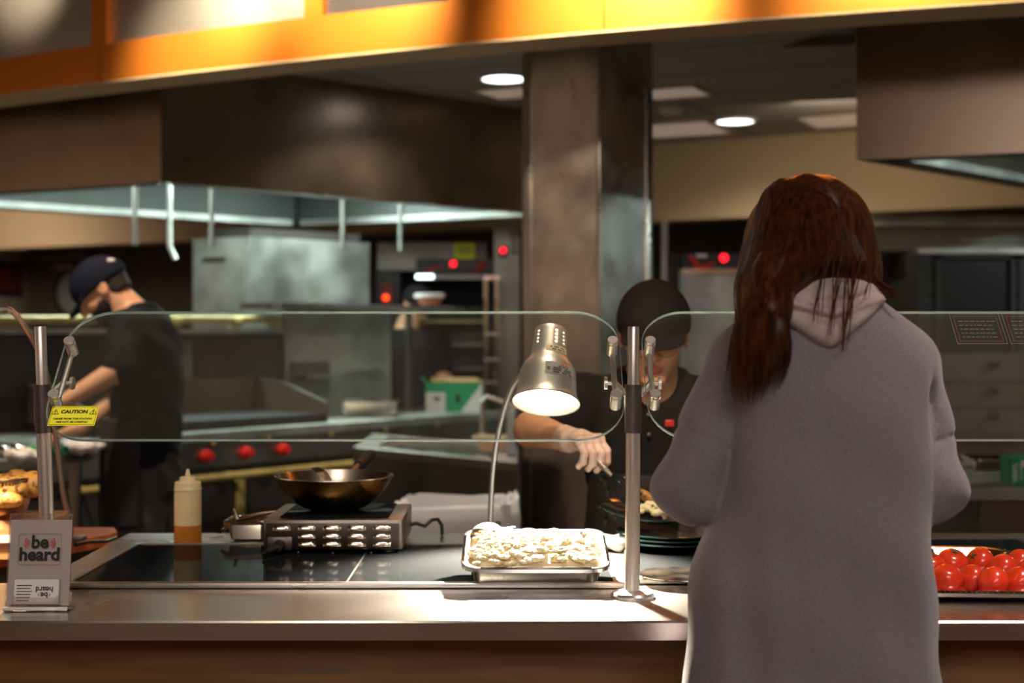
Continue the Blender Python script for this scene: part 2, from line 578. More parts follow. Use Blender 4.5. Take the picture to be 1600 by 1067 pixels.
def grid_material(name, col, line, step, rough=0.8, w=0.012):
    """ceiling of lay-in tiles / tiled floor: brick texture without offset, in world metres"""
    m = mat(name, col, rough)
    nt = m.node_tree
    b = nt.nodes['Principled BSDF']
    tc = nt.nodes.new('ShaderNodeTexCoord')
    mp = nt.nodes.new('ShaderNodeMapping')
    mp.inputs['Rotation'].default_value = (0, 0, math.radians(25))
    br = nt.nodes.new('ShaderNodeTexBrick')
    br.offset = 0.0
    br.inputs['Color1'].default_value = (*col, 1)
    br.inputs['Color2'].default_value = (*[c * 0.93 for c in col], 1)
    br.inputs['Mortar'].default_value = (*line, 1)
    br.inputs['Scale'].default_value = 1.0
    br.inputs['Brick Width'].default_value = step[0]
    br.inputs['Row Height'].default_value = step[1]
    br.inputs['Mortar Size'].default_value = w
    nt.links.new(tc.outputs['Object'], mp.inputs['Vector'])
    nt.links.new(mp.outputs['Vector'], br.inputs['Vector'])
    nt.links.new(br.outputs['Color'], b.inputs['Base Color'])
    return m


M['ceiling'] = grid_material('ceiling_tiles', (0.36, 0.32, 0.28), (0.16, 0.14, 0.12), (1.2, 0.6))
M['floor'] = grid_material('quarry_tile_floor', (0.14, 0.075, 0.055), (0.07, 0.06, 0.055), (0.15, 0.15), 0.45, 0.006)


# ------------------------------------------------------------------ signed-distance bodies (one continuous surface each)
def smin(a, b, k):
    h = np.clip(0.5 + 0.5 * (b - a) / k, 0, 1)
    return b + (a - b) * h - k * h * (1 - h)


def smax(a, b, k):
    return -smin(-a, -b, k)


def s_cap(p, a, b, ra, rb):
    a = np.array(a, float)
    b = np.array(b, float)
    ab = b - a
    t = np.clip(((p - a) @ ab) / max(ab @ ab, 1e-9), 0, 1)
    return np.linalg.norm(p - a - t[:, None] * ab, axis=1) - (ra + (rb - ra) * t)


def s_chain(p, pts, rs, k=0.02):
    d = None
    for i in range(len(pts) - 1):
        e = s_cap(p, pts[i], pts[i + 1], rs[i], rs[i + 1])
        d = e if d is None else smin(d, e, k)
    return d


def s_ell(p, c, r):
    r = np.array(r, float)
    q = (p - np.array(c, float))
    k0 = np.linalg.norm(q / r, axis=1)
    k1 = np.linalg.norm(q / (r * r), axis=1)
    return np.where(k1 > 1e-6, k0 * (k0 - 1) / np.maximum(k1, 1e-6), -min(r))


def s_col(p, zs, cx, cy, a, b, pw=2.4):
    """body column: superellipse sections interpolated along z (smooth), rounded at both ends"""
    z = np.clip(p[:, 2], zs[0], zs[-1])

    def ip(y):
        return np.interp(z, zs, y)
    ca, cb = ip(cx), ip(cy)
    ra, rb = ip(a), ip(b)
    q = (np.abs((p[:, 0] - ca) / ra) ** pw + np.abs((p[:, 1] - cb) / rb) ** pw) ** (1 / pw)
    d = (q - 1) * np.minimum(ra, rb) * 0.9
    dz = np.maximum(zs[0] - p[:, 2], p[:, 2] - zs[-1])
    return np.where(dz > 0, np.sqrt(np.maximum(d, 0) ** 2 + dz ** 2), np.maximum(d, dz))


def frame_of(fwd, up):
    y = Vector(fwd).normalized()
    x = y.cross(Vector(up)).normalized()
    z = x.cross(y)
    return np.array([list(x), list(y), list(z)])


def to_local(p, c, R, s=1.0):
    return ((p - np.array(c, float)) @ R.T) / s


def s_head(p, c, R, s=1.0):
    q = to_local(p, c, R, s)
    ax = q.copy()
    ax[:, 0] = np.abs(ax[:, 0])
    d = s_ell(q, (0, -0.012, 0.03), (0.076, 0.096, 0.088))
    d = smin(d, s_ell(q, (0, 0.022, -0.035), (0.062, 0.070, 0.078)), 0.03)
    d = smin(d, s_ell(q, (0, 0.066, -0.098), (0.026, 0.022, 0.018)), 0.03)
    d = smin(d, s_ell(ax, (0.036, 0.062, -0.028), (0.024, 0.022, 0.020)), 0.02)
    d = smin(d, s_ell(ax, (0.026, 0.082, 0.026), (0.030, 0.014, 0.010)), 0.015)
    d = smax(d, -(s_ell(ax, (0.031, 0.104, 0.006), (0.019, 0.017, 0.012))), 0.012)
    d = smin(d, s_cap(q, (0, 0.088, 0.012), (0, 0.112, -0.030), 0.008, 0.0125), 0.010)
    d = smin(d, s_ell(ax, (0.011, 0.098, -0.036), (0.009, 0.010, 0.008)), 0.006)
    d = smin(d, s_ell(q, (0, 0.090, -0.060), (0.025, 0.012, 0.0065)), 0.004)
    d = smin(d, s_ell(q, (0, 0.088, -0.072), (0.022, 0.012, 0.0075)), 0.004)
    d = smin(d, s_ell(ax, (0.031, 0.077, 0.005), (0.0125, 0.0125, 0.0125)), 0.003)
    e = s_ell(ax, (0.079, -0.008, -0.004), (0.009, 0.021, 0.032))
    e = smax(e, -s_ell(ax, (0.088, -0.002, -0.004), (0.007, 0.012, 0.019)), 0.006)
    d = smin(d, e, 0.008)
    d = smin(d, s_cap(q, (0, -0.025, -0.06), (0, -0.045, -0.165), 0.052, 0.056), 0.03)
    return d * s


def head_mats(c, R, s=1.0):
    """face painter: 1 lips, 2 eye white, 3 iris, 0 skin"""
    def f(p):
        q = to_local(p, c, R, s)
        ax = np.abs(q[:, 0])
        out = np.zeros(len(q), int)
        lips = (np.abs(q[:, 2] + 0.066) < 0.0125 * np.sqrt(np.clip(1 - (ax / 0.025) ** 2, 0, 1))) & (q[:, 1] > 0.085) & (ax < 0.024)
        out[lips] = 1
        ex = np.sqrt((ax - 0.031) ** 2 + ((q[:, 2] - 0.005) * 1.7) ** 2)
        out[(ex < 0.012) & (q[:, 1] > 0.07)] = 2
        ix = np.sqrt((ax - 0.031) ** 2 + (q[:, 2] - 0.005) ** 2)
        out[(ix < 0.0055) & (q[:, 1] > 0.07)] = 3
        return out
    return f


def surface_net(f, lo, hi, h):
    lo = np.array(lo, float)
    n = np.ceil((np.array(hi, float) - lo) / h).astype(int) + 1
    B = 6
    nb = -(-n // B)
    n = nb * B
    ax = [lo[i] + h * np.arange(n[i]) for i in range(3)]
    cb = [lo[i] + h * (np.arange(nb[i]) * B + (B - 1) / 2) for i in range(3)]
    C = np.stack(np.meshgrid(*cb, indexing='ij'), -1).reshape(-1, 3)
    dc = f(C).reshape(nb)
    D = np.repeat(np.repeat(np.repeat(dc, B, 0), B, 1), B, 2).astype(np.float32)
    act = np.abs(dc) < h * B * 1.9
    idx = np.argwhere(act)
    loc = np.stack(np.meshgrid(*[np.arange(B)] * 3, indexing='ij'), -1).reshape(-1, 3)
    step = max(1, 400000 // len(loc))
    for s0 in range(0, len(idx), step):
        ii = (idx[s0:s0 + step, None, :] * B + loc[None]).reshape(-1, 3)
        pts = lo + h * ii
        D[ii[:, 0], ii[:, 1], ii[:, 2]] = f(pts)
    D[0] = D[-1] = 1
    D[:, 0] = D[:, -1] = 1
    D[:, :, 0] = D[:, :, -1] = 1
    s = D < 0
    cnt = np.zeros(n - 1, np.int8)
    for dx in (0, 1):
        for dy in (0, 1):
            for dz in (0, 1):
                cnt += s[dx:n[0] - 1 + dx, dy:n[1] - 1 + dy, dz:n[2] - 1 + dz]
    cells = np.argwhere((cnt > 0) & (cnt < 8))
    vid = -np.ones(n - 1, np.int64)
    vid[cells[:, 0], cells[:, 1], cells[:, 2]] = np.arange(len(cells))
    acc = np.zeros((len(cells), 3))
    num = np.zeros(len(cells))
    corners = [(a, b, c) for a in (0, 1) for b in (0, 1) for c in (0, 1)]
    for i, ca in enumerate(corners):
        for cb_ in corners[i + 1:]:
            if sum(abs(u - v) for u, v in zip(ca, cb_)) != 1:
                continue
            a = cells + ca
            b = cells + cb_
            da = D[a[:, 0], a[:, 1], a[:, 2]].astype(float)
            db = D[b[:, 0], b[:, 1], b[:, 2]].astype(float)
            x = (da < 0) != (db < 0)
            t = np.where(x, da / np.where(np.abs(da - db) < 1e-12, 1, da - db), 0)
            pt = np.array(ca) + t[:, None] * (np.array(cb_) - np.array(ca))
            acc += np.where(x[:, None], pt, 0)
            num += x
    verts = lo + h * (cells + acc / np.maximum(num, 1)[:, None])
    quads = []
    for axis in range(3):
        o = [k for k in range(3) if k != axis]
        sl0 = [slice(1, n[k] - 1) for k in range(3)]
        sl1 = list(sl0)
        sl0[axis] = slice(0, n[axis] - 1)
        sl1[axis] = slice(1, n[axis])
        a = s[tuple(sl0)]
        b = s[tuple(sl1)]
        e = np.argwhere(a != b)
        flip = a[e[:, 0], e[:, 1], e[:, 2]]
        base = e.copy()
        base[:, o[0]] += 1
        base[:, o[1]] += 1
        q = []
        for (u, v) in ((0, 0), (1, 0), (1, 1), (0, 1)):
            g = base.copy()
            g[:, o[0]] -= u
            g[:, o[1]] -= v
            q.append(vid[g[:, 0], g[:, 1], g[:, 2]])
        q = np.stack(q, 1)
        if axis == 1:
            flip = ~flip
        q[~flip] = q[~flip][:, ::-1]
        quads.append(q)
    quads = np.concatenate(quads)
    return verts, quads[(quads >= 0).all(1)]


def sdf_obj(name, f, lo, hi, h, mats, parent=None, paint=None, relax=2):
    v, q = surface_net(f, lo, hi, h)
    if relax:                                   # light smoothing keeps the grid from showing
        e = np.concatenate([q[:, [0, 1]], q[:, [1, 2]], q[:, [2, 3]], q[:, [3, 0]]])
        for _ in range(relax):
            a = np.zeros_like(v)
            c = np.zeros(len(v))
            for (i, j) in ((0, 1), (1, 0)):
                np.add.at(a, e[:, i], v[e[:, j]])
                np.add.at(c, e[:, i], 1)
            v = v * 0.5 + 0.5 * a / np.maximum(c, 1)[:, None]
    me = bpy.data.meshes.new(name)
    me.from_pydata(v.tolist(), [], q.tolist())
    if not isinstance(mats, (list, tuple)):
        mats = [mats]
    for m in mats:
        me.materials.append(m)
    if paint is not None:
        cen = v[q].mean(1)
        me.polygons.foreach_set('material_index', paint(cen).astype(np.int32))
    me.polygons.foreach_set('use_smooth', [True] * len(me.polygons))
    me.update()
    return link(name, me, parent)


def wob(p, fx, fy, fz, ph=0.0):
    return np.sin(p[:, 0] * fx + p[:, 1] * fy + p[:, 2] * fz + ph)

# ------------------------------------------------------------------ the setting
ARC = np.polyfit([-2.218, 0.3056, 1.584], [6.16, 4.85, 4.40], 2)


def arc_y(x):
    return float(np.polyval(ARC, x))


arc_x = [-7.0 + 9.8 * i / 48 for i in range(49)]
CEIL = 2.6
o = MB().box((0, 5, -0.05), (18, 22, 0.1)).build('floor', M['floor'], smooth=False)
struct(o)
front_edge = [(x, arc_y(x) + 0.10) for x in arc_x]
pts = front_edge + [(7.0, 3.4), (7.0, 15.5), (-9.0, 15.5), (-9.0, arc_y(-7.0) + 0.10)]
o = MB().prism(pts, CEIL, CEIL + 0.08).build('ceiling', M['ceiling'], smooth=False)
struct(o)
pts = [(-9, -5), (7, -5), (7, 3.3)] + [(x, arc_y(x) + 0.05) for x in arc_x[::-1]] + [(-9, arc_y(-7.0))]
o = MB().prism(pts, 3.2, 3.28).build('ceiling_front', M['brown_ceiling'], smooth=False)
struct(o)
o = MB().box((-1, -5.05, 1.6), (16, 0.1, 3.3)).build('wall_front', M['brown_paint'], smooth=False)
struct(o)
o = MB().box((7.05, 5, 1.6), (0.1, 21, 3.3)).build('wall_right', M['beige'], smooth=False)
struct(o)
BU = Vector((0.87, -0.493, 0)).normalized()
BN = Vector((0.493, 0.87, 0)).normalized()
B0 = Vector((0.985, 9.4, 0))


def on_line(px, O, d):
    k = (px - 800) / FPX
    return (k * O.y - O.x) / (d.x - k * d.y)


def wallbox(a, b, z0, z1, t, n, m):
    a, b = Vector(a), Vector(b)
    q = [a, b, b + n * t, a + n * t]
    if (q[1] - q[0]).cross(q[2] - q[1]).z < 0:
        q = q[::-1]
    return MB().prism([(p.x, p.y) for p in q], z0, z1)


o = wallbox(B0 - BU * 7.6, B0 + BU * 5.8, 2.09, CEIL, 0.25, BN, 0).build('wall_bulkhead', M['cream'], smooth=False)
struct(o)
L0 = B0 + BN * 1.3
o = wallbox(L0 - BU * 7.6, L0 + BU * 5.8, 0, CEIL, 0.1, BN, 0).build('wall_back', M['darkbrown'], smooth=False)
struct(o)
tl = on_line(42, L0, BU)
WL0 = L0 + BU * tl
WL1 = Vector((-7.6, 5.0, 0))
wd = (WL1 - WL0).normalized()
wn = Vector((-wd.y, wd.x, 0))
if wn.x > 0:
    wn = -wn
o = wallbox(WL0, WL1, 0, CEIL, 0.1, wn, 0).build('wall_left', M['beige'], smooth=False)
struct(o)
o = wallbox(WL1, Vector((-7.6, -5, 0)), 0, 3.3, 0.1, Vector((-1, 0, 0)), 0).build('wall_left_front', M['grey_paint'], smooth=False)
struct(o)
# framed red tile panel and rail on the far left wall
ta, tb = 0.1, 2.4
a, b = WL0 + wd * ta - wn * 0.01, WL0 + wd * tb - wn * 0.01
mb = wallbox(a, b, 1.74, 1.98, 0.03, wn, 0)
rt = mb.build('tile_panel', M['redtile'], smooth=False)
tag(rt, 'dark red tile band with black borders on the far left wall', 'tile panel')
for z in (1.71, 1.99):
    wallbox(a - wn * 0.005, b - wn * 0.005, z, z + 0.045, 0.03, wn, 0).build('border', M['black'], rt, smooth=False)
# swing door with porthole
td = on_line(98, L0, BU)
DC = L0 + BU * td
door = struct(wallbox(DC - BU * 0.36, DC + BU * 0.36, 0, 2.05, 0.05, -BN, 0).build('door_1', mat('door_laminate', (0.105, 0.085, 0.07), 0.5), smooth=False))
fr = MB()
for s in (-1, 1):
    c = DC + BU * 0.40 * s - BN * 0.03
    fr.box((c.x, c.y, 1.05), (0.08, 0.09, 2.1), math.atan2(BU.y, BU.x))
c = DC - BN * 0.03
fr.box((c.x, c.y, 2.09), (0.88, 0.09, 0.08), math.atan2(BU.y, BU.x))
fr.build('door_frame', mat('door_frame_paint', (0.16, 0.13, 0.10), 0.5), door, smooth=False)
pc = L0 + BU * on_line(120, L0, BU) - BN * 0.055
MB().lathe([(0.20, 0), (0.24, 0), (0.24, 0.02), (0.20, 0.02), (0.20, 0)], (pc.x, pc.y, 1.74), -BN, 32, 0, False, False).build('porthole_ring', M['black'], door)
MB().lathe([(0.20, 0), (0.20, 0.008)], (pc.x, pc.y, 1.74), -BN, 32).build('porthole_glass', M['greyglass'], door)
cl = DC + BU * 0.12 - BN * 0.08
MB().box((cl.x, cl.y, 1.99), (0.26, 0.06, 0.05), math.atan2(BU.y, BU.x), bev=0.008).build('door_closer', M['brass'], door)

# stainless clad column behind the server
PC = Vector((0.327, 5.3, 0))
PL = Vector((-0.79, 0.613, 0)).normalized()
PR = Vector((0.613, 0.79, 0)).normalized()
ps = 0.36
q = [PC, PC + PR * ps, PC + PR * ps + PL * ps, PC + PL * ps]
col = MB().prism([(p.x, p.y) for p in q], 0, CEIL).build('wall_column', M['steel_pillar'], smooth=False)
struct(col)
tr = MB()
for p, n in ((PC, None), (PC + PL * (ps - 0.02), None), (PC + PR * (ps - 0.02), None)):
    pass
ang = math.atan2(PR.y, PR.x)
c = PC + (PL + PR) * 0.004
tr.box((c.x, c.y, 1.3), (0.018, 0.018, 2.598), ang, bev=0.004)
c = PC + PL * (ps - 0.02) - PR * 0.002
tr.box((c.x, c.y, 1.3), (0.008, 0.04, 2.598), ang, bev=0.002)
c = PC + PR * (ps - 0.02) - PL * 0.002
tr.box((c.x, c.y, 1.3), (0.04, 0.008, 2.598), ang, bev=0.002)
struct(tr.build('corner_strip', M['steel'], col))

# ------------------------------------------------------------------ orange canopy band
can = empty('canopy_band', (0.3056, 4.85, 2.38), 'long curved orange canopy band over the counter with steel panels above', 'canopy')


def arc_strip(mb, xs, z0, z1, off0, off1, m=0):
    """curved bar following the canopy line"""
    rings = []
    for x in xs:
        y = arc_y(x)
        s = 2 * ARC[0] * x + ARC[1]
        n = Vector((-s, 1, 0)).normalized()
        p = Vector((x, y, 0))
        a, b = p + n * off0, p + n * off1
        rings.append([(a.x, a.y, z0), (b.x, b.y, z0), (b.x, b.y, z1), (a.x, a.y, z1)])
    return mb.loft(rings, True, True, m)


def arc_at(px):
    """x on the canopy line seen at pixel px"""
    lo, hi = -3.6, 2.8
    for _ in range(50):
        m = (lo + hi) / 2
        if 800 + m / arc_y(m) * FPX < px:
            lo = m
        else:
            hi = m
    return lo


def xr(a, b, n=16):
    return [a + (b - a) * i / n for i in range(n + 1)]


BT = 2.535
seams = [-7.0, arc_at(157), arc_at(944), 2.8]
for i in range(3):
    mb = MB()
    arc_strip(mb, xr(seams[i] + 0.002, seams[i + 1] - 0.002), 2.381, BT, 0, 0.05)
    mb.build('band_panel', M['orange'], can)
mb = MB()
arc_strip(mb, xr(-7.0, 2.8, 48), 2.374, 2.381, 0.0, 0.21)
arc_strip(mb, xr(-7.0, 2.8, 48), 2.381, CEIL, 0.19, 0.21)
mb.build('soffit', M['cream'], can)
for (a, b) in ((143, 166), (475, 504)):
    mb = MB()
    arc_strip(mb, xr(arc_at(a), arc_at(b), 2), BT, 3.2, 0.0, 0.05)
    mb.build('mullion', M['orange'], can)
xs = [(-7.0, arc_at(143)), (arc_at(166), arc_at(475))]
for (a, b) in xs:
    mb = MB()
    arc_strip(mb, xr(a, b), BT, 3.2, 0.03, 0.045)
    mb.build('steel_panel', mat('canopy_steel', (0.66, 0.62, 0.57), 0.36, 0.9, bump=0.04, bscale=60), can)
mb = MB()
arc_strip(mb, xr(arc_at(504), arc_at(700)), BT, 3.2, 0.03, 0.045)
mb.build('dark_panel', mat('dark_grey_panel', (0.06, 0.055, 0.055), 0.3), can)
mb = MB()
arc_strip(mb, xr(arc_at(700), 2.8), BT, 3.2, 0.0, 0.05)
mb.build('upper_band', M['orange'], can)


# ------------------------------------------------------------------ extractor hoods
def hood(name, A, d1, l1, d2, l2, zb, label, tubes):
    A = Vector(A)
    d1 = Vector(d1).normalized()
    d2 = Vector(d2).normalized()
    h = empty(name, (A.x, A.y, zb), label, 'extractor hood', 'steel extractor hoods')
    c = [A, A + d1 * l1, A + d1 * l1 + d2 * l2, A + d2 * l2]
    cen = (c[0] + c[2]) / 2
    t = 0.04
    names = ['front_panel', 'end_panel', 'rear_panel', 'side_panel']
    for i in range(4):
        a, b = c[i], c[(i + 1) % 4]
        d = (b - a).normalized()
        n = Vector((-d.y, d.x, 0))
        if n.dot(cen - a) < 0:
            n = -n
        q = [a, b, b + n * t - d * t, a + n * t + d * t]
        if (q[1] - q[0]).cross(q[2] - q[1]).z < 0:
            q = q[::-1]
        m = MB().prism([(p.x, p.y) for p in q], zb, CEIL - 0.001)
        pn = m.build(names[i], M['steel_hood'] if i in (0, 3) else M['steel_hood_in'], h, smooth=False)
        # inner gutter along the lower rim
        g = MB()
        q = [a + n * t + d * t * 1.5, b + n * t - d * t * 1.5, b + n * (t + 0.09) - d * (t + 0.09), a + n * (t + 0.09) + d * (t + 0.09)]
        if (q[1] - q[0]).cross(q[2] - q[1]).z < 0:
            q = q[::-1]
        g.prism([(p.x, p.y) for p in q], zb + 0.001, zb + 0.035)
        g.build('gutter', M['steel_swirl'], pn, smooth=False)
    ins = [cen + (p - cen) * 0.985 for p in c]
    if (ins[1] - ins[0]).cross(ins[2] - ins[1]).z < 0:
        ins = ins[::-1]
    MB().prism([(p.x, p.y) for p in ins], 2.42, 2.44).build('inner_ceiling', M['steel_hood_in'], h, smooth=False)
    for (u, v) in tubes:
        p = A + d1 * (l1 * u) + d2 * (l2 * v)
        m = MB()
        m.tube([p - d2 * 0.55 + V(0, 0, 2.385), p + d2 * 0.55 + V(0, 0, 2.385)], 0.022, 10)
        fx = m.build('light_tube', M['tube'], h)
        q2 = MB()
        q2.box((p.x, p.y, 2.405), (1.2, 0.12, 0.025), math.atan2(d2.y, d2.x)).build('tube_holder', M['white'], fx, smooth=False)
        area_light('hood_light', (p.x, p.y, 2.35), 1.1, 26, COOL, (p.x, p.y, 0), 0.12).rotation_euler = (0, 0, math.atan2(d2.y, d2.x))
    return h


HA, HL, HR = (-1.58, 6.4), Vector((-0.89, 0.47, 0)).normalized(), Vector((0.725, 0.689, 0)).normalized()
HA3 = V(HA[0], HA[1], 0)
hl = hood('extractor_hood', HA3, HL, 2.0, HR, 2.7, 2.03, 'long steel extractor hood hanging over the cook line behind the counter', [(0.5, 0.25), (0.5, 0.72)])
for i, (px, py, D, bend) in enumerate(((211, 383, 7.2, 0), (265, 405, 7.6, 1), (331, 385, 7.3, 0), (536, 390, 7.9, 0), (626, 392, 8.3, 0))):
    p = P(px, py, D)
    pts = [V(p.x, p.y, 2.42), V(p.x, p.y, p.z + 0.07), V(p.x + (0.03 if bend else 0), p.y, p.z)]
    MB().tube(pts, 0.013, 8).build('drop_pipe', M['steel_swirl'], hl)
hr = hood('extractor_hood', V(1.356, 5.6, 0), (0.92, -0.385, 0), 2.6, (0.69, 0.72, 0), 2.3, 2.03, 'steel extractor hood hanging above the woman on the right of the column', [(0.62, 0.55)])
p0, p1 = P(1200, 73, 6.3), P(1336, 67, 5.75)
MB().slab([p0, p1, p1 + V(0, 0, 0.035), p0 + V(0, 0, 0.035)], (0, 1, 0), 0.05).build('mounting_rail', M['darkbrown'], hr, smooth=False)

# ------------------------------------------------------------------ ceiling lamps
for (x, y, lab) in ((-0.04, 6.95, 'round white recessed downlight beside the top of the steel column'), (1.31, 8.35, 'round white recessed downlight near the cream bulkhead wall')):
    e = empty('downlight', (x, y, CEIL), lab, 'ceiling light', 'recessed downlights')
    MB().lathe([(0.105, 0), (0.13, 0), (0.13, -0.012), (0.105, -0.012), (0.105, 0)], (x, y, CEIL - 0.001), n=32, cap0=False, cap1=False).build('trim_ring', M['white'], e)
    MB().lathe([(0.105, 0), (0.105, -0.008)], (x, y, CEIL - 0.001), n=32).build('lens', M['downlight'], e)
for (px, py, w, d, lab) in ((800, 142, 0.28, 0.28, 'small dim lay-in light panel just left of the column'), (1052, 142, 0.3, 0.3, 'dim lay-in light panel just right of the column top'),
                            (1060, 200, 0.5, 0.55, 'large pale lay-in light panel beside the cream bulkhead'), (1325, 187, 0.45, 0.35, 'pale lay-in light panel beside the right extractor hood')):
    D = 1.25 * FPX / (520 - py)
    p = G(px, D, CEIL)
    e = empty('light_panel', p, lab, 'ceiling light', 'lay-in light panels')
    MB().box((p.x, p.y, CEIL - 0.006), (w, d, 0.01), -0.45).build('diffuser', M['troffer'], e, smooth=False)
    mm = MB()
    rz = Matrix.Rotation(-0.45, 3, 'Z')
    for (sx, sy, bw, bd) in ((0, 1, w + 0.04, 0.02), (0, -1, w + 0.04, 0.02), (1, 0, 0.02, d), (-1, 0, 0.02, d)):
        c = p + rz @ V(sx * (w / 2 + 0.01), sy * (d / 2 + 0.01), -0.008)
        mm.box(c, (bw, bd, 0.014), -0.45)
    mm.build('frame', M['beige'], e, smooth=False)
p = G(1049, 1.25 * FPX / (520 - 167), CEIL)
tag(MB().lathe([(0.07, 0), (0.07, -0.02), (0.05, -0.04)], p - V(0, 0, 0.001), n=24).build('smoke_detector', M['white']), 'small round white ceiling detector right of the column', 'smoke detector')

# ------------------------------------------------------------------ cook line behind the counter
O = V(-1.466, 6.3, 0)
w = V(0.62, 0.785, 0).normalized()
n = V(-w.y, w.x, 0)
CH = 0.9


def ln(t, d=0.0, z=0.0):
    return O + w * t + n * d + V(0, 0, z)


def lbox(mb, t0, t1, d0, d1, z0, z1, m=0):
    q = [ln(t0, d0), ln(t1, d0), ln(t1, d1), ln(t0, d1)]
    return mb.prism([(p.x, p.y) for p in q], z0, z1, m)


AW = math.atan2(w.y, w.x)
rg = empty('cooking_range', ln(0.8, 0.3), 'long dark cooking range with red knobs under the left hood', 'range')
lbox(MB(), -0.75, 2.35, 0.06, 0.68, 0.12, 0.80).build('body', M['darkbrown'], rg, smooth=False)
lbox(MB(), -0.75, 2.35, 0.10, 0.66, 0.0, 0.12).build('plinth', M['black'], rg, smooth=False)
cp = lbox(MB(), -0.75, 2.35, 0.02, 0.08, 0.74, 0.862).build('control_panel', M['steel_dark'], rg, smooth=False)
mb = lbox(MB(), -0.76, 2.36, 0.0, 0.70, 0.862, CH)
mb.build('range_top', M['steel_swirl'], rg, smooth=False)
for px in (250, 335, 422, 519, 605, 685, 760):
    t = on_line(px, O, w)
    p = ln(t, 0.018, 0.85)
    MB().lathe([(0.013, 0), (0.013, 0.012), (0.006, 0.02)], p, -n, 10).build('peg', M['brass'], cp)
for px in (320, 383, 440):
    t = on_line(px, O + n * 0.02, w)
    p = ln(t, 0.02, 0.795)
    MB().lathe([(0.030, 0), (0.030, 0.012), (0.022, 0.02), (0.020, 0.045), (0.006, 0.048)], p, -n, 16).build('knob', M['red'], cp)
a, b = ln(-0.6, -0.05, 0.70), ln(1.25, -0.05, 0.70)
mb = MB().tube([a, b], 0.018, 10)
for t in (-0.5, 0.3, 1.15):
    mb.tube([ln(t, -0.05, 0.70), ln(t, 0.06, 0.70)], 0.012, 8)
mb.build('grab_rail', M['brass'], rg)
for t0, t1 in ((-0.72, -0.02), (0.02, 0.72), (0.76, 1.46)):
    dmb = lbox(MB(), t0, t1, 0.035, 0.062, 0.14, 0.66)
    dr = dmb.build('oven_door', M['dark'], rg, smooth=False)
for px in (382,):
    t = on_line(px, O, w)
    lbox(MB(), t - 0.02, t + 0.02, 0.02, 0.04, 0.12, 0.68).build('door_strip', M['brass'], rg, smooth=False)

bs = empty('splashback', ln(0.3, 0.72), 'dark splashback with yellow gas pipe along its top behind the range', 'splashback')
lbox(MB(), -1.6, 1.26, 0.72, 0.76, 0.0, 1.36).build('panel', M['dark'], bs, smooth=False)
mb = MB().tube([ln(-1.6, 0.74, 1.395), ln(1.25, 0.74, 1.425)], 0.022, 10)
for t in (-1.2, -0.5, 0.2, 0.55, 0.95, 1.21):
    mb.tube([ln(t - 0.03, 0.74, 1.408), ln(t + 0.03, 0.74, 1.408)], 0.032, 10)
mb.build('gas_pipe', M['brass'], bs)
lbox(MB(), -1.6, 1.26, 0.70, 0.78, 1.345, 1.37).build('ledge', M['steel_swirl'], bs, smooth=False)
for (ta_, tb_, za, zb_, mt) in ((0.35, 0.62, 1.12, 1.30, 'steel_dark'), (0.25, 0.5, 1.0, 1.04, 'steel_swirl'), (0.56, 0.72, 1.03, 1.07, 'steel_swirl')):
    lbox(MB(), ta_, tb_, 0.69, 0.72, za, zb_).build('wall_bracket', M[mt], bs, smooth=False)

sp = empty('steel_splashback', ln(1.8, 0.72), 'swirled steel splashback with small shelves behind the green carton', 'splashback')
lbox(MB(), 1.28, 2.12, 0.72, 0.75, 0.0, 1.47).build('panel', M['steel_swirl'], sp, smooth=False)
lbox(MB(), 1.32, 1.60, 0.60, 0.72, 1.10, 1.115).build('shelf', M['steel'], sp, smooth=False)
lbox(MB(), 1.32, 1.60, 0.70, 0.72, 1.0, 1.19).build('shelf_back', M['steel_dark'], sp, smooth=False)
lbox(MB(), 1.78, 2.06, 0.66, 0.72, 1.13, 1.145).build('rail', M['steel'], sp, smooth=False)
sh = empty('pass_shelf', ln(1.8, 0.72, 1.47), 'long steel pass shelf holding the striped paper bowl', 'shelf')
lbox(MB(), 1.10, 2.75, 0.55, 0.88, 1.478, 1.51).build('shelf_board', M['steel'], sh, smooth=False)
lbox(MB(), 2.3, 2.33, 0.74, 0.77, 0.9, 1.478).build('bracket', M['steel_dark'], sh, smooth=False)
lbox(MB(), 1.3, 2.1, 0.725, 0.745, 1.471, 1.478).build('cleat', M['steel_dark'], sh, smooth=False)

# charbroiler block on the range
cb = empty('griddle', ln(0.3, 0.35, CH), 'black griddle with sloped side guard on the range top', 'griddle')
lbox(MB(), -0.35, 1.02, 0.12, 0.66, CH + 0.001, CH + 0.045).build('plate', M['blackmatte'], cb, smooth=False)
q = [ln(1.0, 0.12, CH + 0.04), ln(1.0, 0.66, CH + 0.04), ln(1.0, 0.66, CH + 0.22), ln(1.0, 0.45, CH + 0.20), ln(1.0, 0.12, CH + 0.10)]
MB().slab(q, w, 0.02).build('side_guard', M['darkbrown'], cb, smooth=False)
q = [ln(-0.35, 0.12, CH + 0.04), ln(-0.35, 0.66, CH + 0.04), ln(-0.35, 0.66, CH + 0.22), ln(-0.35, 0.12, CH + 0.10)]
MB().slab(q, w, 0.02).build('side_guard', M['darkbrown'], cb, smooth=False)
lbox(MB(), -0.35, 1.02, 0.64, 0.66, CH + 0.04, CH + 0.22).build('rear_guard', M['darkbrown'], cb, smooth=False)

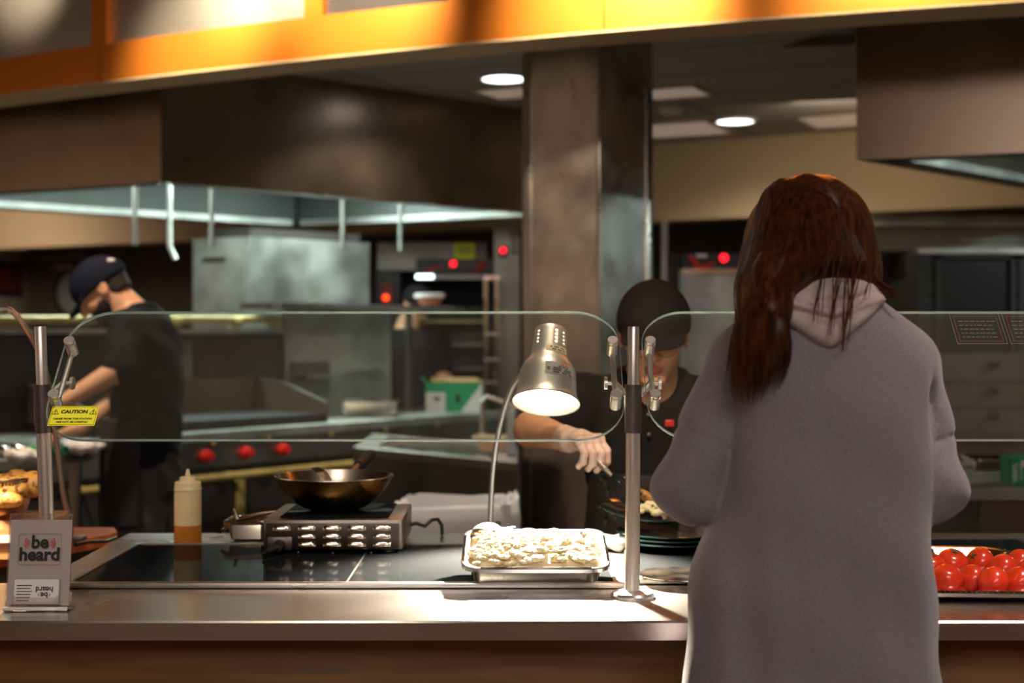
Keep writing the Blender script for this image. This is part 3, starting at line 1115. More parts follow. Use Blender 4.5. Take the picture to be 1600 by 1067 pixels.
# steel pan and green carton on the range top
t = on_line(578, O + n * 0.34, w)
p = ln(t, 0.34, CH + 0.085)
T = Matrix.Translation(p) @ Matrix.Rotation(0.05, 4, 'Z')
tag(pan_mesh(MB(), T, 0.30, 0.26, 0.08, 0.018, 0.012).build('steel_pan', M['steel_shiny']), 'shallow rectangular steel pan on the range top left of the green carton', 'pan')
t = on_line(704, O + n * 0.30, w)
p = ln(t, 0.27, CH)
gx = empty('glove_carton', p, 'open green and white carton standing on the far range top', 'box')
bw, bd, bh = 0.32, 0.14, 0.165
mb = MB()
for (c, s) in (((0, -bd / 2, bh / 2), (bw, 0.004, bh)), ((0, bd / 2, bh / 2), (bw, 0.004, bh)), ((-bw / 2, 0, bh / 2), (0.004, bd, bh)), ((bw / 2, 0, bh / 2), (0.004, bd, bh)), ((0, 0, 0.003), (bw, bd, 0.004))):
    mb.box(p + V(*c), s)
mb.build('box_body', M['green'], gx, smooth=False)
mb = MB()
y = p.y - bd / 2 - 0.003
mb.add([(p.x - bw / 2, y, p.z), (p.x - 0.05, y, p.z), (p.x - 0.05, y, p.z + 0.11), (p.x - bw / 2, y, p.z + 0.11)], [[0, 1, 2, 3]])
mb.add([(p.x + 0.04, y, p.z), (p.x + bw / 2, y, p.z), (p.x + bw / 2, y, p.z + bh)], [[0, 1, 2]])
mb.build('white_print', M['paper'], gx, smooth=False)
mb = MB()
mb.add([(p.x - 0.125, y - 0.001, p.z + 0.085), (p.x - 0.07, y - 0.001, p.z + 0.085), (p.x - 0.097, y - 0.001, p.z + 0.055)], [[0, 2, 1]])
mb.add([(p.x + 0.01, y - 0.001, p.z + 0.05), (p.x + 0.035, y - 0.001, p.z + 0.05), (p.x + 0.035, y - 0.001, p.z + 0.1), (p.x + 0.01, y - 0.001, p.z + 0.1)], [[0, 1, 2, 3]])
mb.build('dark_print', M['ink'], gx, smooth=False)
MB().slab([p + V(-bw / 2, -bd / 2, bh), p + V(-bw / 2, bd / 2, bh), p + V(-bw / 2 - 0.03, bd / 2, bh + 0.03), p + V(-bw / 2 - 0.03, -bd / 2, bh + 0.03)], (0, 0, 1), 0.003).build('flap', M['green'], gx, smooth=False)
MB().slab([p + V(-bw / 2 + 0.02, bd / 2, bh), p + V(bw / 2, bd / 2, bh), p + V(bw / 2 - 0.04, bd / 2 + 0.03, bh + 0.02), p + V(-bw / 2 + 0.02, bd / 2 + 0.03, bh + 0.025)], (0, 0, 1), 0.003).build('flap', M['carton'], gx, smooth=False)

# tall steel cabinet under the hood
CA = V(-1.513, 8.2, 0)
e = empty('steel_cabinet', CA, 'tall swirled steel cabinet standing behind the range under the left hood', 'cabinet')
q = [CA, CA + HR * 0.87, CA + HR * 0.87 + HL * 0.42, CA + HL * 0.42]
MB().prism([(p.x, p.y) for p in q], 0.0, 1.905).build('cabinet_body', M['steel_swirl'], e, smooth=False)
MB().prism([(p.x, p.y) for p in [CA - HR * 0.012 + HL * 0.02, CA - HR * 0.012 + HL * 0.40, CA + HL * 0.40 - HR * 0.001, CA + HL * 0.02 - HR * 0.001][::-1]], 0.2, 1.86).build('door', M['steel_swirl'], e, smooth=False)
hp = CA - HR * 0.02 + HL * 0.24
MB().box((hp.x, hp.y, 1.78), (0.16, 0.02, 0.022), math.atan2(HL.y, HL.x)).build('handle', M['gunmetal'], e, smooth=False)
MB().prism([(p.x, p.y) for p in [CA + HR * 0.05 + HL * 0.05, CA + HR * 0.85 + HL * 0.05, CA + HR * 0.85 + HL * 0.38, CA + HR * 0.05 + HL * 0.38]], 1.905, 1.96).build('top_cover', M['dark'], e, smooth=False)


# dark ovens and warmers at the far end of the line
def pbox(mb, x0, x1, y0, y1, D, depth, m=0, bev=0.0):
    """box whose front face covers the given frame area at distance D"""
    a, b = P(x0, y1, D), P(x1, y0, D)
    mb.box(((a.x + b.x) / 2, D + depth / 2, (a.z + b.z) / 2), (b.x - a.x, depth, b.z - a.z), bev=bev)
    return mb


def led(parent, px, py, D, m, r=0.014):
    p = P(px, py, D)
    return MB().lathe([(r, 0), (r, 0.008), (r * 0.5, 0.012)], p, (0, -1, 0), 12).build('indicator_light', M[m], parent)


e = empty('deck_oven', G(690, 9.6, 0), 'black deck oven with red indicator above the pass shelf', 'oven')
pbox(MB(), 590, 806, 505, 880, 9.6, 0.6).build('lower_body', M['dark'], e, smooth=False)
pbox(MB(), 590, 760, 379, 422, 9.6, 0.5).build('hood_panel', M['steel_dark'], e, smooth=False)
pbox(MB(), 590, 806, 422, 505, 10.0, 0.2).build('back_panel', M['blackmatte'], e, smooth=False)
cpn = pbox(MB(), 650, 770, 404, 426, 9.45, 0.14).build('control_panel', M['black'], e, smooth=False)
pbox(MB(), 650, 770, 429, 436, 9.4, 0.25).build('ledge', M['steel_dark'], e, smooth=False)
pbox(MB(), 650, 677, 429, 435, 9.38, 0.02).build('light_strip', M['tube'], e, smooth=False)
led(cpn, 708, 412, 9.445, 'led', 0.02)
mb = MB()
for (x0, y0, x1, y1) in ((742, 424, 756, 408), (748, 424, 758, 412), (664, 423, 690, 416)):
    mb.tube([P(x0, y0, 9.44), P(x1, y1, 9.44)], 0.008, 6)
mb.build('red_emblem', M['red'], cpn)
mb = pbox(MB(), 710, 741, 380, 404, 9.42, 0.02)
ys = mb.build('warning_label', M['yellow'], e, smooth=False)
mb = MB()
for k in range(3):
    pbox(mb, 714, 737, 385 + k * 5, 387 + k * 5, 9.415, 0.004)
mb.build('print_lines', M['inkgrey'], ys, smooth=False)
for yy in (500, 536, 574):
    mb = pbox(MB(), 655, 758, yy, yy + 4, 9.5, 0.06)
    mb.build('rack_rail', M['brass'] if yy == 500 else M['steel_dark'], e, smooth=False)
e = empty('hot_water_dispenser', G(604, 9.3, 0), 'narrow black unit with orange light beside the tall steel cabinet', 'appliance')
pbox(MB(), 588, 624, 425, 880, 9.3, 0.25).build('body', M['dark'], e, smooth=False)
fp = pbox(MB(), 594, 614, 440, 476, 9.28, 0.02).build('front_plate', mat('dark_red_plate', (0.12, 0.008, 0.006), 0.4), e, smooth=False)
led(fp, 603, 465, 9.275, 'ledo', 0.02)
e = empty('control_pillar', G(788, 8.9, 0), 'tall grey control pillar with red light left of the steel column', 'control panel')
pbox(MB(), 772, 812, 350, 880, 8.9, 0.2).build('post_body', M['steel_dark'], e, smooth=False)
mb = pbox(MB(), 780, 793, 384, 402, 8.88, 0.02)
sw = mb.build('switch_plate', M['black'], e, smooth=False)
led(sw, 786, 391, 8.875, 'led', 0.018)
mb = MB()
for k in range(4):
    pbox(mb, 797, 810, 364 + k * 9, 368 + k * 9, 8.88, 0.02)
mb.build('vent_slot', M['black'], e, smooth=False)
e = empty('wire_rack', G(770, 8.6, 0), 'steel rack with two bright uprights left of the steel column', 'rack')
for px in (759, 777):
    a, b = P(px, 432, 8.6), P(px, 600, 8.6)
    MB().tube([a, V(b.x, b.y, 0.0)], 0.016, 8).build('upright', M['steel_shiny'], e)
pbox(MB(), 757, 780, 431, 437, 8.58, 0.05).build('top_bar', M['steel_shiny'], e, smooth=False)
for yy in (520, 560, 596):
    pbox(MB(), 757, 780, yy, yy + 3, 8.58, 0.05).build('shelf_bar', M['steel'], e, smooth=False)
p = P(672, 475, 8.35)
p = V(p.x, 8.3, 1.511)
e = empty('paper_bowl', p, 'white paper bowl with orange band on the pass shelf', 'bowl')
MB().lathe([(0.055, 0), (0.078, 0.05), (0.076, 0.05), (0.053, 0.004)], p, n=24, cap1=True).build('bowl_body', mat('orange_paper', (0.55, 0.20, 0.12), 0.6), e)
MB().lathe([(0.0775, 0.042), (0.088, 0.046), (0.088, 0.066), (0.080, 0.068), (0.078, 0.05)], p, n=24, cap0=False, cap1=True).build('lid', M['paper'], e)

# stainless side counter with a well, in front of the range
z0 = 0.86
A1, A2 = V(-0.678, 6.08, 0), V(0.022, 5.34, 0)
sc = empty('side_counter', (A1 + A2) / 2, 'plain steel side counter between the range and the steel column', 'counter')
q = [A1, A2, A2 + V(0, 0.85, 0), A1 + V(0, 0.85, 0)]
MB().prism([(p.x, p.y) for p in q], 0.1, z0 - 0.03).build('body', M['steel_dark'], sc, smooth=False)
cen = (q[0] + q[2]) / 2
inn = [cen + (p - cen) * 0.72 for p in q]
mb = MB()
for i in range(4):
    j = (i + 1) % 4
    mb.prism([(p.x, p.y) for p in (q[i], q[j], inn[j], inn[i])], z0 - 0.03, z0)
mb.build('top_frame', M['steel'], sc, smooth=False)
mb = MB().prism([(p.x, p.y) for p in inn], z0 - 0.029, z0 - 0.022)
mb.build('well', M['steel_shiny'], sc, smooth=False)
mb = MB()
for p in q:
    pp = cen + (p - cen) * 0.9
    MB().tube([V(pp.x, pp.y, 0), V(pp.x, pp.y, 0.12)], 0.02, 8).build('leg', M['steel_dark'], sc)
p = V(-0.085, 5.95, z0 + 0.055)
T = Matrix.Translation(p)
tag(pan_mesh(MB(), T, 0.14, 0.13, 0.055, 0.012, 0.02, r=0.03).build('plastic_tub', M['bottle_cap']), 'low cream plastic tub on the steel side counter', 'tub')
p = V(0.008, 5.75, z0)
e = tag(MB().box(p + V(-0.012, 0, 0.09), (0.035, 0.06, 0.18), bev=0.006).build('milk_carton', M['white']), 'narrow white carton on the steel side counter against the column', 'carton')
p = V(-0.13, 6.15, z0)
e = empty('lever_tap', p, 'small chrome lever tap rising over the steel side counter', 'tap')
MB().lathe([(0.03, 0), (0.03, 0.01), (0.018, 0.03), (0.018, 0.06)], p, n=16).build('base', M['chrome'], e)
MB().tube([p + V(0, 0, 0.05), p + V(0, 0, 0.19), p + V(0.02, 0, 0.215), p + V(0.1, -0.02, 0.19), p + V(0.15, -0.03, 0.165)], 0.009, 8).build('spout', M['chrome'], e)

# bin with white liner
bc = V(-0.185, 4.62, 0)
e = empty('waste_bin', bc, 'grey waste bin lined with a white bag behind the counter', 'bin')
rings = []
for (s, z) in ((0.82, 0.0), (0.98, 0.74), (1.0, 0.76)):
    rings.append([(bc.x + x * s, bc.y + y * s, z) for (x, y) in rrect(0.40, 0.34, 0.06)])
MB().loft(rings, True, False).build('bin_body', M['gunmetal'], e)
random.seed(4)
rings = []
base = rrect(0.40, 0.34, 0.06, 8)
for k, (s, z) in enumerate(((1.03, 0.60), (1.045, 0.70), (1.05, 0.77), (1.02, 0.80), (0.95, 0.79), (0.9, 0.7), (0.86, 0.4))):
    rings.append([(bc.x + x * s + random.uniform(-1, 1) * 0.006, bc.y + y * s + random.uniform(-1, 1) * 0.006,
                   z + random.uniform(-1, 1) * 0.012 + 0.018 * math.sin(x * 22 + k)) for (x, y) in base])
MB().loft(rings, False, False).build('bin_liner', M['liner'], e, angle=80)

# ------------------------------------------------------------------ prep table at the far left
T0, T1 = V(-1.98, 4.60, 0), V(-1.60, 5.42, 0)
tn = V(-0.907, 0.42, 0).normalized()
pt = empty('prep_table', (T0 + T1) / 2, 'steel prep table in front of the cook with the navy cap', 'table')
q = [T0, T1, T1 + tn * 0.8, T0 + tn * 0.8]
MB().prism([(p.x, p.y) for p in q], 0.865, 0.9).build('table_top', M['steel_swirl'], pt, smooth=False)
cen = (q[0] + q[2]) / 2
for p in q:
    pp = cen + (p - cen) * 0.9
    MB().tube([V(pp.x, pp.y, 0), V(pp.x, pp.y, 0.866)], 0.022, 10).build('leg', M['steel'], pt)
inn = [cen + (p - cen) * 0.88 for p in q]
MB().prism([(p.x, p.y) for p in inn], 0.28, 0.30).build('lower_shelf', M['steel_dark'], pt, smooth=False)
random.seed(12)
items = [(40, 4.95, 'food_wrap', 'white crumpled food wrap near the left edge of the prep table', 'wrap', 'white', 0.05), (20, 5.15, 'spoon_bundle', 'shiny steel ladle bowl lying on the prep table', 'ladle', 'steel_shiny', 0.045),
         (75, 5.2, 'food_pouch', 'dark green food pouch on the prep table below the caution sticker', 'pouch', 'green', 0.045), (128, 5.32, 'food_pouch', 'white food pouch under the hands of the cook', 'pouch', 'paper', 0.05)]
for (px, D, nm, lab, cat, mt, r) in items:
    p = G(px, D, 0.9)
    sd = random.random() * 10
    f = lambda q_, p=p, r=r, sd=sd: s_ell(q_, (p.x, p.y, p.z + r * 0.45), (r * 1.6, r * 1.1, r * 0.45)) + 0.006 * wob(q_, 90, 70, 60, sd) + 0.004 * wob(q_, -120, 150, 40, sd)
    tag(sdf_obj(nm, f, (p.x - r * 2, p.y - r * 1.8, p.z - 0.01), (p.x + r * 2, p.y + r * 1.8, p.z + r * 1.3), 0.005, M[mt]), lab, cat)

# ------------------------------------------------------------------ right background
e = empty('steel_oven', G(1112, 8.0, 0), 'steel oven with red indicator seen between the server and the woman', 'oven')
pbox(MB(), 1066, 1170, 420, 895, 8.0, 0.6).build('oven_body', M['steel_swirl'], e, smooth=False)
cpn = pbox(MB(), 1066, 1170, 396, 420, 8.02, 0.5).build('control_panel', M['black'], e, smooth=False)
led(cpn, 1131, 403, 8.015, 'led', 0.022)
mb = MB()
mb.tube([P(1076, 400, 8.01), P(1086, 410, 8.01), P(1092, 416, 8.01)], [0.008, 0.014, 0.006], 8)
mb.tube([P(1082, 418, 8.01), P(1100, 418, 8.01), P(1116, 412, 8.01)], [0.006, 0.014, 0.006], 8)
mb.build('red_emblem', M['red'], cpn)
pbox(MB(), 1088, 1104, 396.5, 402, 8.01, 0.02).build('badge', M['steel'], cpn, smooth=False)
pbox(MB(), 1066, 1170, 421, 427, 7.97, 0.03).build('handle', M['steel_shiny'], e, smooth=False)
e = empty('service_post', G(1052, 7.8, 0), 'dark upright post between the steel column and the steel oven', 'post')
pbox(MB(), 1043, 1061, 395, 895, 7.8, 0.08).build('post_body', M['blackmatte'], e, smooth=False)
pbox(MB(), 1034, 1043, 345, 895, 7.85, 0.06).build('side_strip', M['steel_dark'], e, smooth=False)
e = empty('exhaust_canopy', G(1500, 8.2, 1.85), 'greenish steel exhaust canopy under the cream bulkhead on the right', 'extractor hood')
pbox(MB(), 1364, 1720, 336, 392, 7.9, 0.6).build('canopy_body', M['steel_dark'], e, smooth=False)
pbox(MB(), 1364, 1720, 346, 353, 7.88, 0.03).build('upper_rim', M['steel_swirl'], e, smooth=False)
pbox(MB(), 1500, 1720, 372, 377, 7.88, 0.03).build('lower_rim', M['steel_swirl'], e, smooth=False)
e = empty('upright_refrigerator', G(1530, 7.5, 0), 'dark glass door refrigerator behind the woman on the right', 'refrigerator')
pbox(MB(), 1434, 1760, 390, 920, 7.56, 0.6).build('body', M['dark'], e, smooth=False)
pbox(MB(), 1434, 1470, 392, 920, 7.52, 0.04).build('side_frame', M['dark'], e, smooth=False)
pbox(MB(), 1434, 1760, 388, 396, 7.50, 0.06).build('top_rail', M['steel'], e, smooth=False)
for (x0, x1) in ((1462, 1588), (1592, 1718)):
    d = MB()
    pbox(d, x0, x0 + 8, 398, 860, 7.5, 0.05)
    pbox(d, x1 - 8, x1, 398, 860, 7.5, 0.05)
    pbox(d, x0, x1, 398, 404, 7.5, 0.05)
    pbox(d, x0, x1, 852, 860, 7.5, 0.05)
    dd = d.build('door', M['dark'], e, smooth=False)
    pbox(MB(), x0 + 8, x1 - 8, 404, 852, 7.53, 0.006).build('door_glass', M['black'], dd, smooth=False)
mb = MB()
e = empty('drawer_cabinet', G(1530, 6.4, 0), 'brown steel drawer cabinet seen through the right guard glass', 'cabinet')
pbox(MB(), 1400, 1740, 555, 1000, 6.4, 0.6).build('body', M['steel_dark'], e, smooth=False)
for yy in (560, 600, 640):
    f_ = pbox(MB(), 1405, 1735, yy, yy + 36, 6.37, 0.03).build('drawer', M['steel_dark'], e, smooth=False)
    for px in (1552, 1640):
        led_ = MB().box(P(px, yy + 10, 6.36), (0.05, 0.02, 0.03), bev=0.005).build('knob', M['black'], f_)

rc = empty('back_counter', G(1600, 4.1, 0), 'steel back counter on the right holding the foil tray and glove box', 'counter')
xa = G(1507, 4.08, 0).x
MB().box((xa + 0.6, 4.08 + 0.45, 0.885), (1.2, 0.9, 0.03)).build('top', M['steel_swirl'], rc, smooth=False)
MB().box((xa + 0.62, 4.12 + 0.40, 0.48), (1.12, 0.8, 0.78)).build('body', M['steel_dark'], rc, smooth=False)
for (x, y) in ((xa + 0.1, 4.2), (xa + 1.1, 4.2), (xa + 0.1, 4.8), (xa + 1.1, 4.8)):
    MB().tube([V(x, y, 0), V(x, y, 0.1)], 0.02, 8).build('foot', M['black'], rc)
p = G(1556, 4.75, 0.9 + 0.035)
T = Matrix.Translation(p)
tag(pan_mesh(MB(), T, 0.20, 0.16, 0.034, 0.012, 0.014).build('foil_tray', M['steel_shiny']), 'shiny foil tray on the right back counter beside the green glove box', 'tray')
p = G(1600, 4.22, 0.9)
gb = empty('glove_box', p, 'small green glove box with white lettering at the right edge', 'box')
MB().box(p + V(0.02, 0.05, 0.04), (0.115, 0.1, 0.08), bev=0.002).build('box_body', M['green'], gb, smooth=False)
yf = p.y + 0.05 - 0.05 - 0.0015
mb = MB()
mb.text('VINYL', 0.021, (p.x - 0.026, yf, p.z + 0.036), (0, 0, 1), (-1, 0, 0), bold=0.0006)
mb.text('GLOVES', 0.012, (p.x - 0.008, yf, p.z + 0.036), (0, 0, 1), (-1, 0, 0), bold=0.0003)
mb.build('lettering', M['paper'], gb, smooth=False)
MB().box(p + V(0.015, -0.0005, 0.062), (0.05, 0.002, 0.02)).build('white_print', M['paper'], gb, smooth=False)

# ------------------------------------------------------------------ service counter
CT = 0.90
base = empty('counter_base', (0, 2.6, 0), 'brown wood panelled front of the service counter', 'counter')
MB().prism([(-1.5, 2.36), (1.6, 2.36), (1.6, 3.16), (-0.84, 3.16), (-0.84, 2.54), (-1.5, 2.54)], 0.01, 0.869).build('carcass', M['wood'], base, smooth=False)
for (x0, x1) in ((-1.5, -0.875), (-0.855, 0.35), (0.37, 1.6)):
    mb = MB().box(((x0 + x1) / 2, 2.35, 0.44), (x1 - x0, 0.02, 0.855), bev=0.004)
    pn = mb.build('front_panel', M['wood'], base)
    MB().box(((x0 + x1) / 2, 2.338, 0.41), (x1 - x0 - 0.16, 0.006, 0.72), bev=0.002).build('inset_panel', mat('dark_veneer', (0.07, 0.022, 0.010), 0.45, var=0.3, vscale=3, vstretch=(1, 1, 14)), pn)
wt = empty('worktop', (0, 2.6, 0.87), 'long brushed steel worktop of the service counter', 'worktop')
out = [(-1.7, 2.22), (1.7, 2.22), (1.7, 3.2), (-0.863, 3.2), (-0.863, 2.56), (-1.7, 2.56)]
out2 = [(-1.697, 2.223), (1.697, 2.223), (1.697, 3.197), (-0.860, 3.197), (-0.860, 2.557), (-1.697, 2.557)]
MB().loft([[(x, y, 0.870) for (x, y) in out], [(x, y, CT - 0.003) for (x, y) in out], [(x, y, CT) for (x, y) in out2]]).build('top_sheet', M['steel_counter'], wt, angle=20)


def cooktop(name, x0, x1, y0, y1, label, seam=None):
    e = empty(name, ((x0 + x1) / 2, (y0 + y1) / 2, CT), label, 'cooktop', 'ceramic cooktops set in the worktop')
    T = Matrix.Translation(V((x0 + x1) / 2, (y0 + y1) / 2, 0))
    rr = rrect(x1 - x0, y1 - y0, 0.012)
    MB().loft([[T @ V(x, y, CT + 0.0005) for x, y in rr], [T @ V(x, y, CT + 0.004) for x, y in rr]]).build('glass_plate', M['ceran'], e, angle=60)
    mb = MB()
    r2 = rrect(x1 - x0 + 0.012, y1 - y0 + 0.012, 0.016)
    rin = [T @ V(x, y, CT + 0.006) for x, y in rrect(x1 - x0 - 0.002, y1 - y0 - 0.002, 0.012)]
    mb.loft([[T @ V(x, y, CT + 0.0005) for x, y in r2], [T @ V(x, y, CT + 0.006) for x, y in r2], rin, [v - V(0, 0, 0.003) for v in rin]], False, False)
    mb.build('steel_rim', M['steel'], e)
    MB().box(((x0 + x1) / 2, y0 - 0.014, CT + 0.006), (x1 - x0 + 0.03, 0.014, 0.011), bev=0.004).build('front_strip', M['steel'], e)
    if seam is not None:
        MB().box((seam, (y0 + y1) / 2, CT + 0.0045), (0.003, y1 - y0 - 0.01, 0.0012)).build('seam', M['steel'], e, smooth=False)
    return e


cooktop('ceramic_cooktop', -0.787, 0.183, 2.52, 3.0, 'black ceramic cooktop under the wok and the food tray', -0.296)
cooktop('ceramic_cooktop', 0.235, 1.09, 2.56, 3.08, 'black ceramic cooktop under the plates and the tomato tray')

# ------------------------------------------------------------------ sneeze guard: posts and slanted glass
GB = V(0, 2.33, 1.174)                       # lower edge of the slanted glass
GT = V(0, 0.20, 0.212).normalized()
GN = V(0, -GT.z, GT.y)
GL = 0.2915


def gp(x, v, off=0.0):
    return V(x, 0, 0) + GB + GT * v + GN * off


def guard_glass(x0, x1, label):
    e = empty('sneeze_guard_glass', gp((x0 + x1) / 2, 0), label, 'glass guard', 'slanted glass guards over the counter')
    rr = [(x + (x0 + x1) / 2, y + GL / 2) for x, y in rrect(x1 - x0, GL, 0.078, 10)]
    k = len(rr)
    t = 0.007
    fr = [gp(x, y, t / 2) for x, y in rr]
    bk = [gp(x, y, -t / 2) for x, y in rr]
    mb = MB().add(fr + bk, [list(range(k)), list(range(k, 2 * k))[::-1]], 0)
    mb.build('glass_pane', M['glass'], e, smooth=False)
    mb = MB()
    rings = []
    for (o, d) in ((0, -t / 2), (0.001, -t / 4), (0.001, t / 4), (0, t / 2)):
        rings.append([gp(x + (x0 + x1) / 2, y + GL / 2, d) for x, y in rrect(x1 - x0 + 2 * o, GL + 2 * o, 0.078 + o, 10)])
    mb.loft(rings, False, False)
    mb.build('polished_edge', M['edge'], e)
    return e


gA = guard_glass(-0.778, 0.187, 'slanted glass guard between the two posts, yellow caution sticker on it')
gB = guard_glass(0.2265, 1.62, 'slanted glass guard right of the centre post, behind the woman')
# caution sticker
sx0, sx1, v0, v1 = -0.767, -0.689, 0.028, 0.070
o_ = 0.0038
mb = MB().add([gp(sx0, v0, o_), gp(sx1, v0, o_), gp(sx1, v1, o_), gp(sx0, v1, o_)], [[0, 1, 2, 3]])
st = mb.build('caution_sticker', M['yellow'], gA, smooth=False)
st['label'] = 'yellow caution sticker with black lettering'
mb = MB()
R_, U_ = V(1, 0, 0), GT
cx = (sx0 + sx1) / 2
mb.text('CAUTION', 0.0098, gp(cx, v0 + 0.0295, o_ + 0.0004), R_, U_, bold=0.0005)
mb.text('DISHES FROM THIS STATION', 0.0050, gp(cx, v0 + 0.0145, o_ + 0.0004), R_, U_, bold=0.0002)
mb.text('ARE HOT, BE CAREFUL!', 0.0050, gp(cx, v0 + 0.0075, o_ + 0.0004), R_, U_, bold=0.0002)
for s in (-1, 1):
    tx = cx + s * 0.0315
    tri = [(-0.006, -0.005), (0.006, -0.005), (0, 0.006)]
    for i in range(3):
        a, b = tri[i], tri[(i + 1) % 3]
        mb.tube([gp(tx + a[0], v0 + 0.0295 + a[1], o_ + 0.0004), gp(tx + b[0], v0 + 0.0295 + b[1], o_ + 0.0004)], 0.0004, 4)
    mb.text('!', 0.0095, gp(tx, v0 + 0.0285, o_ + 0.0004), R_, U_, bold=0.0004)
# thin border
bpts = [(sx0 + 0.002, v0 + 0.002), (sx1 - 0.002, v0 + 0.002), (sx1 - 0.002, v1 - 0.002), (sx0 + 0.002, v1 - 0.002)]
for i in range(4):
    a, b = bpts[i], bpts[(i + 1) % 4]
    mb.tube([gp(a[0], a[1], o_ + 0.0003), gp(b[0], b[1], o_ + 0.0003)], 0.00025, 4)
mb.build('lettering', M['ink'], st, smooth=False)
# etched notices on the right glass
random.seed(3)
for (x0, x1) in ((0.775, 0.862), (0.868, 0.955)):
    e2 = MB()
    va, vb = 0.212, 0.284
    for k, (ins, mt) in enumerate(((0, 'inkgrey'), (0.006, 'inkred'))):
        q = [(x0 + ins, va + ins), (x1 - ins, va + ins), (x1 - ins, vb - ins), (x0 + ins, vb - ins)]
        for i in range(4):
            a, b = q[i], q[(i + 1) % 4]
            e2.tube([gp(a[0], a[1], 0.0042), gp(b[0], b[1], 0.0042)], 0.0004, 4, k)
    for r in range(5):
        v = va + 0.016 + r * 0.0095
        x = x0 + 0.012
        while x < x1 - 0.016:
            l = random.uniform(0.003, 0.009)
            e2.box(gp(min(x + l / 2, x1 - 0.014), v, 0.0042), (l, 0.0003, 0.0012), m=0)
            x += l + 0.0025
    nt_ = e2.build('etched_notice', [mat('etched_grey', (0.15, 0.14, 0.135), 0.7), mat('etched_red', (0.22, 0.03, 0.03), 0.7)], gB, smooth=False)
    nt_['label'] = 'small etched notice with a red border'


def guard_post(xb, xt, D, label, sides):
    e = empty('sneeze_guard_post', (xb, D, CT), label, 'guard post', 'steel posts of the glass guard')

    def at(z):
        return V(xb + (xt - xb) * (z - CT) / (1.361 - CT), D, z)
    MB().lathe([(0.0, 0), (0.037, 0.0), (0.037, 0.005), (0.034, 0.009), (0.016, 0.012), (0.0, 0.012)], (xb, D, CT), n=32).build('base_flange', M['chrome'], e)
    MB().tube([at(CT + 0.011), at(1.185)], 0.0125, 20).build('lower_tube', M['chrome'], e)
    MB().tube([at(1.18), at(1.262)], 0.0145, 20).build('sleeve', M['gunmetal'], e)
    MB().tube([at(1.258), at(1.359), at(1.361)], [0.0098, 0.0098, 0.009], 20).build('upper_tube', M['chrome'], e)
    for (s, gx) in sides:
        v_lo, v_hi = 0.083, 0.205
        ax = gx
        br = MB()
        br.tube([gp(ax + s * 0.006, v_lo - 0.006, -0.009), gp(ax + s * 0.006, v_hi + 0.006, -0.009)], 0.0048, 8)
        b = br.build('clamp_bar', M['chrome'], e)
        mid = gp(ax + s * 0.006, 0.135, -0.012)
        pz = at(1.247)
        MB().tube([V(pz.x, pz.y, pz.z), V(pz.x + s * 0.014, pz.y, pz.z), mid], 0.006, 8).build('clamp_arm', M['chrome'], e)
        k = MB()
        k.lathe([(0.0, 0), (0.0035, 0), (0.0035, 0.012), (0.011, 0.012), (0.011, 0.017), (0.0, 0.017)], mid, (s, 0, 0), 18)
        k.build('clamp_knob', M['chrome'], e)
        for v in (v_lo, v_hi):
            c = gp(ax + s * 0.007, v, -0.012)
            k = MB()
            k.lathe([(0.0, 0), (0.0095, 0.0), (0.0095, 0.0265), (0.0075, 0.027), (0.0075, 0.029), (0.0095, 0.0295), (0.0095, 0.0335), (0.0085, 0.0345), (0.0, 0.0345)], c, GN, 22)
            k.build('standoff', M['chrome'], b)
    return e


XP = (988 - 800) * 2.42 / FPX
guard_post(XP, XP + 0.002, 2.42, 'slim steel guard post with round base beside the tray of eggs', ((-1, 0.181), (1, 0.232)))
guard_post(-0.787, -0.803, 2.42, 'slim steel guard post behind the white card stand', ((1, -0.772),))


